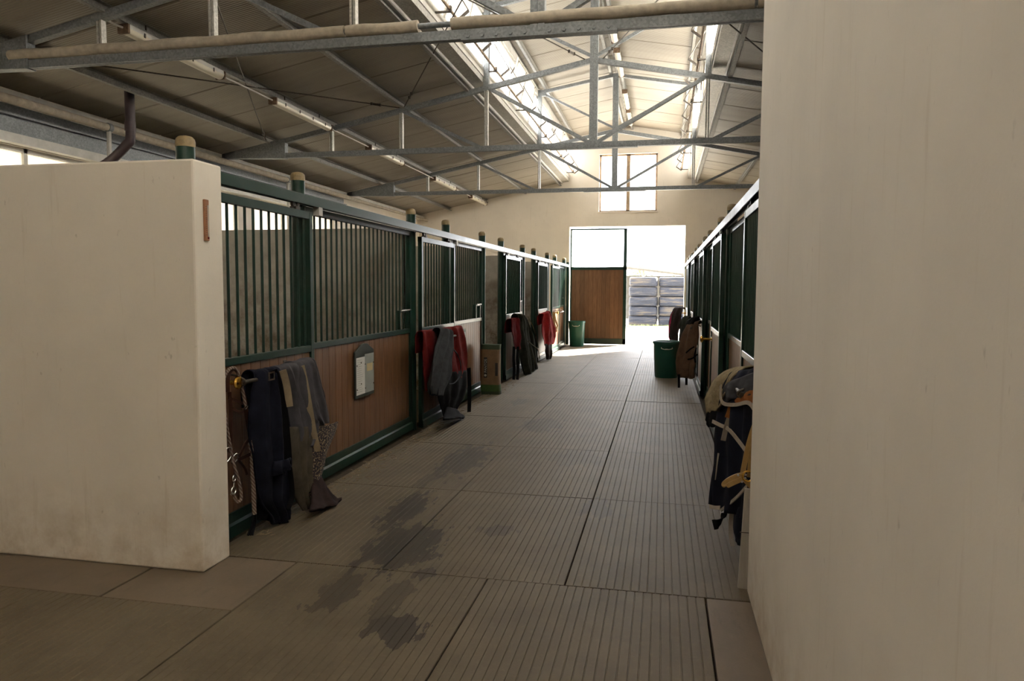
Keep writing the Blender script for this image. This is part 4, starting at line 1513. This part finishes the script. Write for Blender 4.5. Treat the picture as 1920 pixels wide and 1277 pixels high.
MB().strip(smooth_path(ypts((1348, 850, 4.6), (1345, 880, 4.6), (1343, 900, 4.6)), 5), 0.018, (1, 0, 0), 0.005).build('loose_strap', 'binding', t, True)
MB().strip(smooth_path(ypts((1358, 962, 4.5), (1354, 975, 4.48), (1346, 982, 4.45), (1337, 984, 4.45)), 5), 0.06, (0.4, 0, 0.9), 0.006).build('black_tab', 'black_cloth', t, True)

t = thing('head_collar', P3(0.40, 3.9, 0.6), 'tan leather head collar with brass rings on the navy rug', 'head collar')
yk = 3.84
def ks(name, w, *q):
    return MB().strip(smooth_path([on(u, v, y=yk + d) for u, v, d in q], 6), w, (1, 0, 0.15), 0.007).build(name, 'leather_tan', t, True)


ks('cheek_strap', 0.026, (1416, 795, .05), (1409, 815, .05), (1401, 845, .05), (1394, 880, .05), (1392, 892, .04))
ks('cheek_strap', 0.026, (1413, 830, .02), (1408, 860, .02), (1406, 885, .02), (1405, 895, .02))
ks('nose_loop', 0.024, (1394, 890, .03), (1380, 893, .03), (1366, 900, .03), (1357, 908, .03), (1362, 911, .02), (1376, 905, .02), (1392, 898, .02))
ks('throat_strap', 0.024, (1396, 900, .02), (1404, 908, .02), (1411, 918, .02), (1411, 940, .02))
for u, v in ((1398, 890), (1391, 903), (1397, 896), (1384, 891)):
    c = on(u, v, y=yk + 0.01)
    MB().lathe((c.x, c.y, c.z), [(0.006, -0.004), (0.006, 0.0)], 8, 1).build('rivet', 'steel', t)
c = on(1402, 893, y=yk + 0.005)
MB().tube([(c.x + 0.026 * math.cos(a), c.y, c.z + 0.026 * math.sin(a)) for a in [2 * math.pi * i / 16 for i in range(16)]], 0.005, 6, True).build('square_ring', 'brass', t, True)
# pale board leaning at the wall end
t = thing('leaning_board', P3(0.43, 3.83, 0), 'pale narrow wooden board propped against the tack room wall end', 'board')
b0, b1 = on(1392, 1088, y=3.86), on(1405, 915, y=3.86)
b0.z = 0.0
MB().beam((b0.x + 0.004, 3.84, 0.003), (b1.x + 0.004, 3.84, b1.z), 0.024, 0.058, (1, 0, 0)).build('board', 'raw_board', t)
MB().beam((b0.x + 0.005, 3.8275, 0.30), (b0.x + 0.005, 3.8275, 0.304), 0.004, 0.056, (1, 0, 0)).build('saw_mark', 'dark_iron', t)

# --- right side, farther doors
t = thing('horse_blanket', P3(0.35, 11.3, 0.3), 'brown canvas horse blanket hanging beside the dark green bin', 'blanket')
rows = yrow((1300, 612, 11.4, 1318, 606, 10.85), (1292, 606, 11.4, 1312, 601, 10.85), (1284, 614, 11.4, 1308, 610, 10.8), (1276, 632, 11.4, 1308, 632, 10.75), (1270, 660, 11.4, 1306, 660, 10.75),
            (1266, 684, 11.4, 1303, 686, 10.75), (1268, 700, 11.35, 1300, 706, 10.75), (1274, 707, 11.3, 1297, 710, 10.8))
cloth('rug_body', 'brown_canvas', rows, t, 3, 0.03, 71, axis=0, sgn=-1)
for u in (1273, 1287):
    MB().strip(ypts((u, 702, 11.0), (u, 714, 11.0), (u, 727 if u < 1280 else 722, 11.0)), 0.035, (1, 0, 0), 0.008).build('leg_strap', 'black_cloth', t)
cloth('hood', 'black_cloth', yrow((1296, 607, 10.8, 1313, 600, 10.6), (1297, 598, 10.8, 1311, 593, 10.6), (1290, 600, 10.85, 1306, 598, 10.6), (1284, 608, 10.9, 1300, 608, 10.65)), t, 1, 0.01, 73, 14, axis=0, sgn=-1)
for pts in (((1302, 650, 10.72), (1294, 655, 10.72), (1286, 662, 10.72)), ((1306, 652, 10.72), (1302, 668, 10.72), (1304, 680, 10.72)), ((1289, 674, 10.72), (1298, 672, 10.72), (1308, 664, 10.72))):
    MB().strip(smooth_path(ypts(*pts), 4), 0.02, (0.3, 0, 1), 0.006).build('loose_strap', 'black_cloth', t, True)
t = thing('horse_blanket', P3(0.3, 14.6, 0.4), 'maroon and pink horse blanket hanging past the dark green bin', 'blanket')
rows = yrow((1276, 578, 14.9, 1286, 580, 14.3), (1266, 577, 14.9, 1282, 577, 14.3), (1259, 590, 14.9, 1277, 590, 14.2), (1256, 608, 14.9, 1275, 608, 14.2), (1255, 628, 14.9, 1272, 630, 14.2), (1258, 642, 14.9, 1272, 645, 14.2))
cloth('rug_body', 'dark_brown', rows, t, 3, 0.03, 75, axis=0, sgn=-1)
cloth('pink_edge', 'pink', yrow((1266, 580, 14.86, 1262, 586, 14.8), (1258, 598, 14.86, 1259, 598, 14.7), (1254, 622, 14.86, 1258, 622, 14.7), (1256, 640, 14.86, 1262, 641, 14.7)), t, 1, 0.01, 77, 8, axis=0, sgn=-1)
t = thing('horse_blanket', P3(0.35, 13.9, 0.6), 'dark green-black horse blanket slung between the maroon and brown ones', 'blanket')
rows = yrow((1290, 598, 14.2, 1297, 600, 13.9), (1284, 592, 14.2, 1294, 594, 13.9), (1277, 602, 14.2, 1290, 604, 13.85), (1275, 620, 14.2, 1288, 622, 13.85), (1274, 645, 14.2, 1286, 648, 13.85))
cloth('rug_body', 'olive', rows, t, 2, 0.02, 79, axis=0, sgn=-1)

# ------------------------------------------------------------------ outside
gr = MB().box((-60, WY + 0.3, -0.3), (60, 90, -0.02)).box((-60, -40, -0.3), (XL - 0.25, WY + 0.3, -0.02)).box((XR + 0.25, -40, -0.3), (60, WY + 0.3, -0.02)).box((XL - 0.25, -40, -0.3), (XR + 0.25, YB - 0.25, -0.02)).build('ground', 'yard')
tag(gr, kind='structure')
g = MB()
rg = random.Random(4)
for i in range(1500):
    x, y = rg.uniform(-4, 4), rg.uniform(29.6, 31.4)
    if (y - 30.6) < rg.uniform(-1.2, 0.4):
        continue
    h = rg.uniform(0.04, 0.13)
    a = rg.uniform(0, 3.14)
    n = len(g.v)
    g.v += [(x - 0.012 * math.cos(a), y - 0.012 * math.sin(a), -0.02), (x + 0.012 * math.cos(a), y + 0.012 * math.sin(a), -0.02), (x + rg.uniform(-.04, .04), y + rg.uniform(-.04, .04), h)]
    g.f.append((n, n + 1, n + 2))
g = g.build('grass_fringe', 'grass')
tag(g, 'short grass fringe along the foot of the bale stacks', 'grass', None, 'stuff')


def bale(x, y, z, w, d, h, seed):
    rnd = random.Random(seed)
    mb = MB()
    nx, ny, nz = 10, 6, 5
    ex = lambda v, k: math.copysign(abs(v) ** k, v)
    rings, seg = 8, 24
    for i in range(rings + 1):
        ph = -math.pi / 2 + math.pi * i / rings
        for j in range(seg):
            a = 2 * math.pi * j / seg
            cx, cy_ = ex(math.cos(a), 0.2), ex(math.sin(a), 0.2)
            rr = ex(math.cos(ph), 0.14)
            p_ = Vector((x + cx * rr * w / 2, y + cy_ * rr * d / 2, z + h / 2 + ex(math.sin(ph), 0.35) * h / 2))
            nn = noise.noise(p_ * 3.1 + Vector((seed, 0, 0))) * 0.035
            p_ += Vector((cx, cy_, 0)) * nn
            mb.v.append(tuple(p_))
    for i in range(rings):
        for j in range(seg):
            q = (j + 1) % seg
            mb.f.append((i * seg + j, i * seg + q, (i + 1) * seg + q, (i + 1) * seg + j))
    mb.f.append(tuple(reversed(range(seg))))
    mb.f.append(tuple(rings * seg + j for j in range(seg)))
    o = mb.build('wrapped_bale', 'bale_film', None, True, (x, y, z))
    return tag(o, 'large dark film-wrapped bale stacked in the yard', 'bale', 'wrapped bales in the yard')


by = 32.6
LEV = ('lowest', 'second lowest', 'middle', 'second highest', 'topmost')
for k_, (xc, lab) in enumerate(((-0.82, 'by the open door leaf'), (0.46, 'away from the door leaf'))):
    for i in range(5):
        o = bale(xc + random.uniform(-0.02, 0.02), by + (0.08 if k_ else 0), -0.02 + i * 0.425, 1.22, 1.6, 0.425, k_ * 10 + i)
        o['label'] = LEV[i] + ' dark film-wrapped bale of the yard stack ' + lab
# open tin shed behind the bales
sh = thing('open_shed', (0, 38, 0), 'low open tin-roofed shed behind the wrapped bales', 'shed')
ra, rb_ = on(1176, 500, y=36.5), on(1284, 513, y=36.5)
k_ = (rb_.z - ra.z) / (rb_.x - ra.x)
zl, zr_ = ra.z + k_ * (-6 - ra.x), ra.z + k_ * (7 - ra.x)
MB().beam((-6, 38.2, zl + 0.0), (7, 38.2, zr_), 3.6, 0.07).build('roof_sheet', 'shed_tin', sh)
MB().beam((-6, 36.5, zl - 0.06), (7, 36.5, zr_ - 0.06), 0.06, 0.12).build('edge_beam', 'shed_tin', sh)
for x in (-4.5, -0.95, 2.9, 6.2):
    MB().box((x - 0.05, 36.6, -0.02), (x + 0.05, 36.7, zl + (zr_ - zl) * (x + 6) / 13 - 0.1)).build('post', 'bark', sh)
MB().box((-6, 39.8, -0.02), (7, 39.9, 2.3)).build('rear_boarding', 'shed_tin', sh)


def tree(x, y, h, r, seed, label):
    rnd = random.Random(seed)
    t = thing('tree', (x, y, 0), label, 'tree')
    br = MB().tube([(x, y, -0.02), (x + 0.1, y, h * 0.4), (x, y + 0.1, h * 0.8)], [0.14, 0.1, 0.04], 8)
    tips = []
    for i in range(14):
        a = rnd.uniform(0, 6.28)
        z0 = h * rnd.uniform(0.3, 0.75)
        q = Vector((x + math.cos(a) * r * rnd.uniform(.5, 1), y + math.sin(a) * r * rnd.uniform(.5, 1), z0 + h * rnd.uniform(0.05, 0.3)))
        br.tube([(x, y, z0), tuple(q)], [0.05, 0.012], 5)
        tips.append(q)
    br.build('trunk', 'bark', t, True)
    lf = MB()
    for q in tips:
        for i in range(70):
            c = q + Vector((rnd.gauss(0, .35), rnd.gauss(0, .35), rnd.gauss(0, .3)))
            d1 = Vector((rnd.uniform(-1, 1), rnd.uniform(-1, 1), rnd.uniform(-1, 1))).normalized() * 0.09
            d2 = d1.orthogonal().normalized() * 0.04
            n = len(lf.v)
            lf.v += [tuple(c - d1), tuple(c + d2), tuple(c + d1), tuple(c - d2)]
            lf.f.append((n, n + 1, n + 2, n + 3))
    o = lf.build('foliage', 'leaf', t)
    o['kind'] = 'stuff'


tree(-1.6, 52, 4.3, 0.9, 5, 'slim young tree rising above the shed roof')
tree(1.8, 60, 5.0, 1.6, 9, 'leafy bush tree far beyond the yard')

# straw litter along the foot of the stalls
lt = MB()
for i in range(500):
    x = -2.54 + abs(rg.gauss(0, 0.10))
    y = rg.uniform(4.0, 12)
    a = rg.uniform(0, 3.14)
    l = rg.uniform(0.015, 0.06)
    lt.beam((x, y, 0.004), (x + math.cos(a) * l, y + math.sin(a) * l, 0.005), 0.004, 0.003)
lt = lt.build('straw_litter', 'tan_web')
tag(lt, 'loose straw litter swept against the stall fronts', 'straw', None, 'stuff')
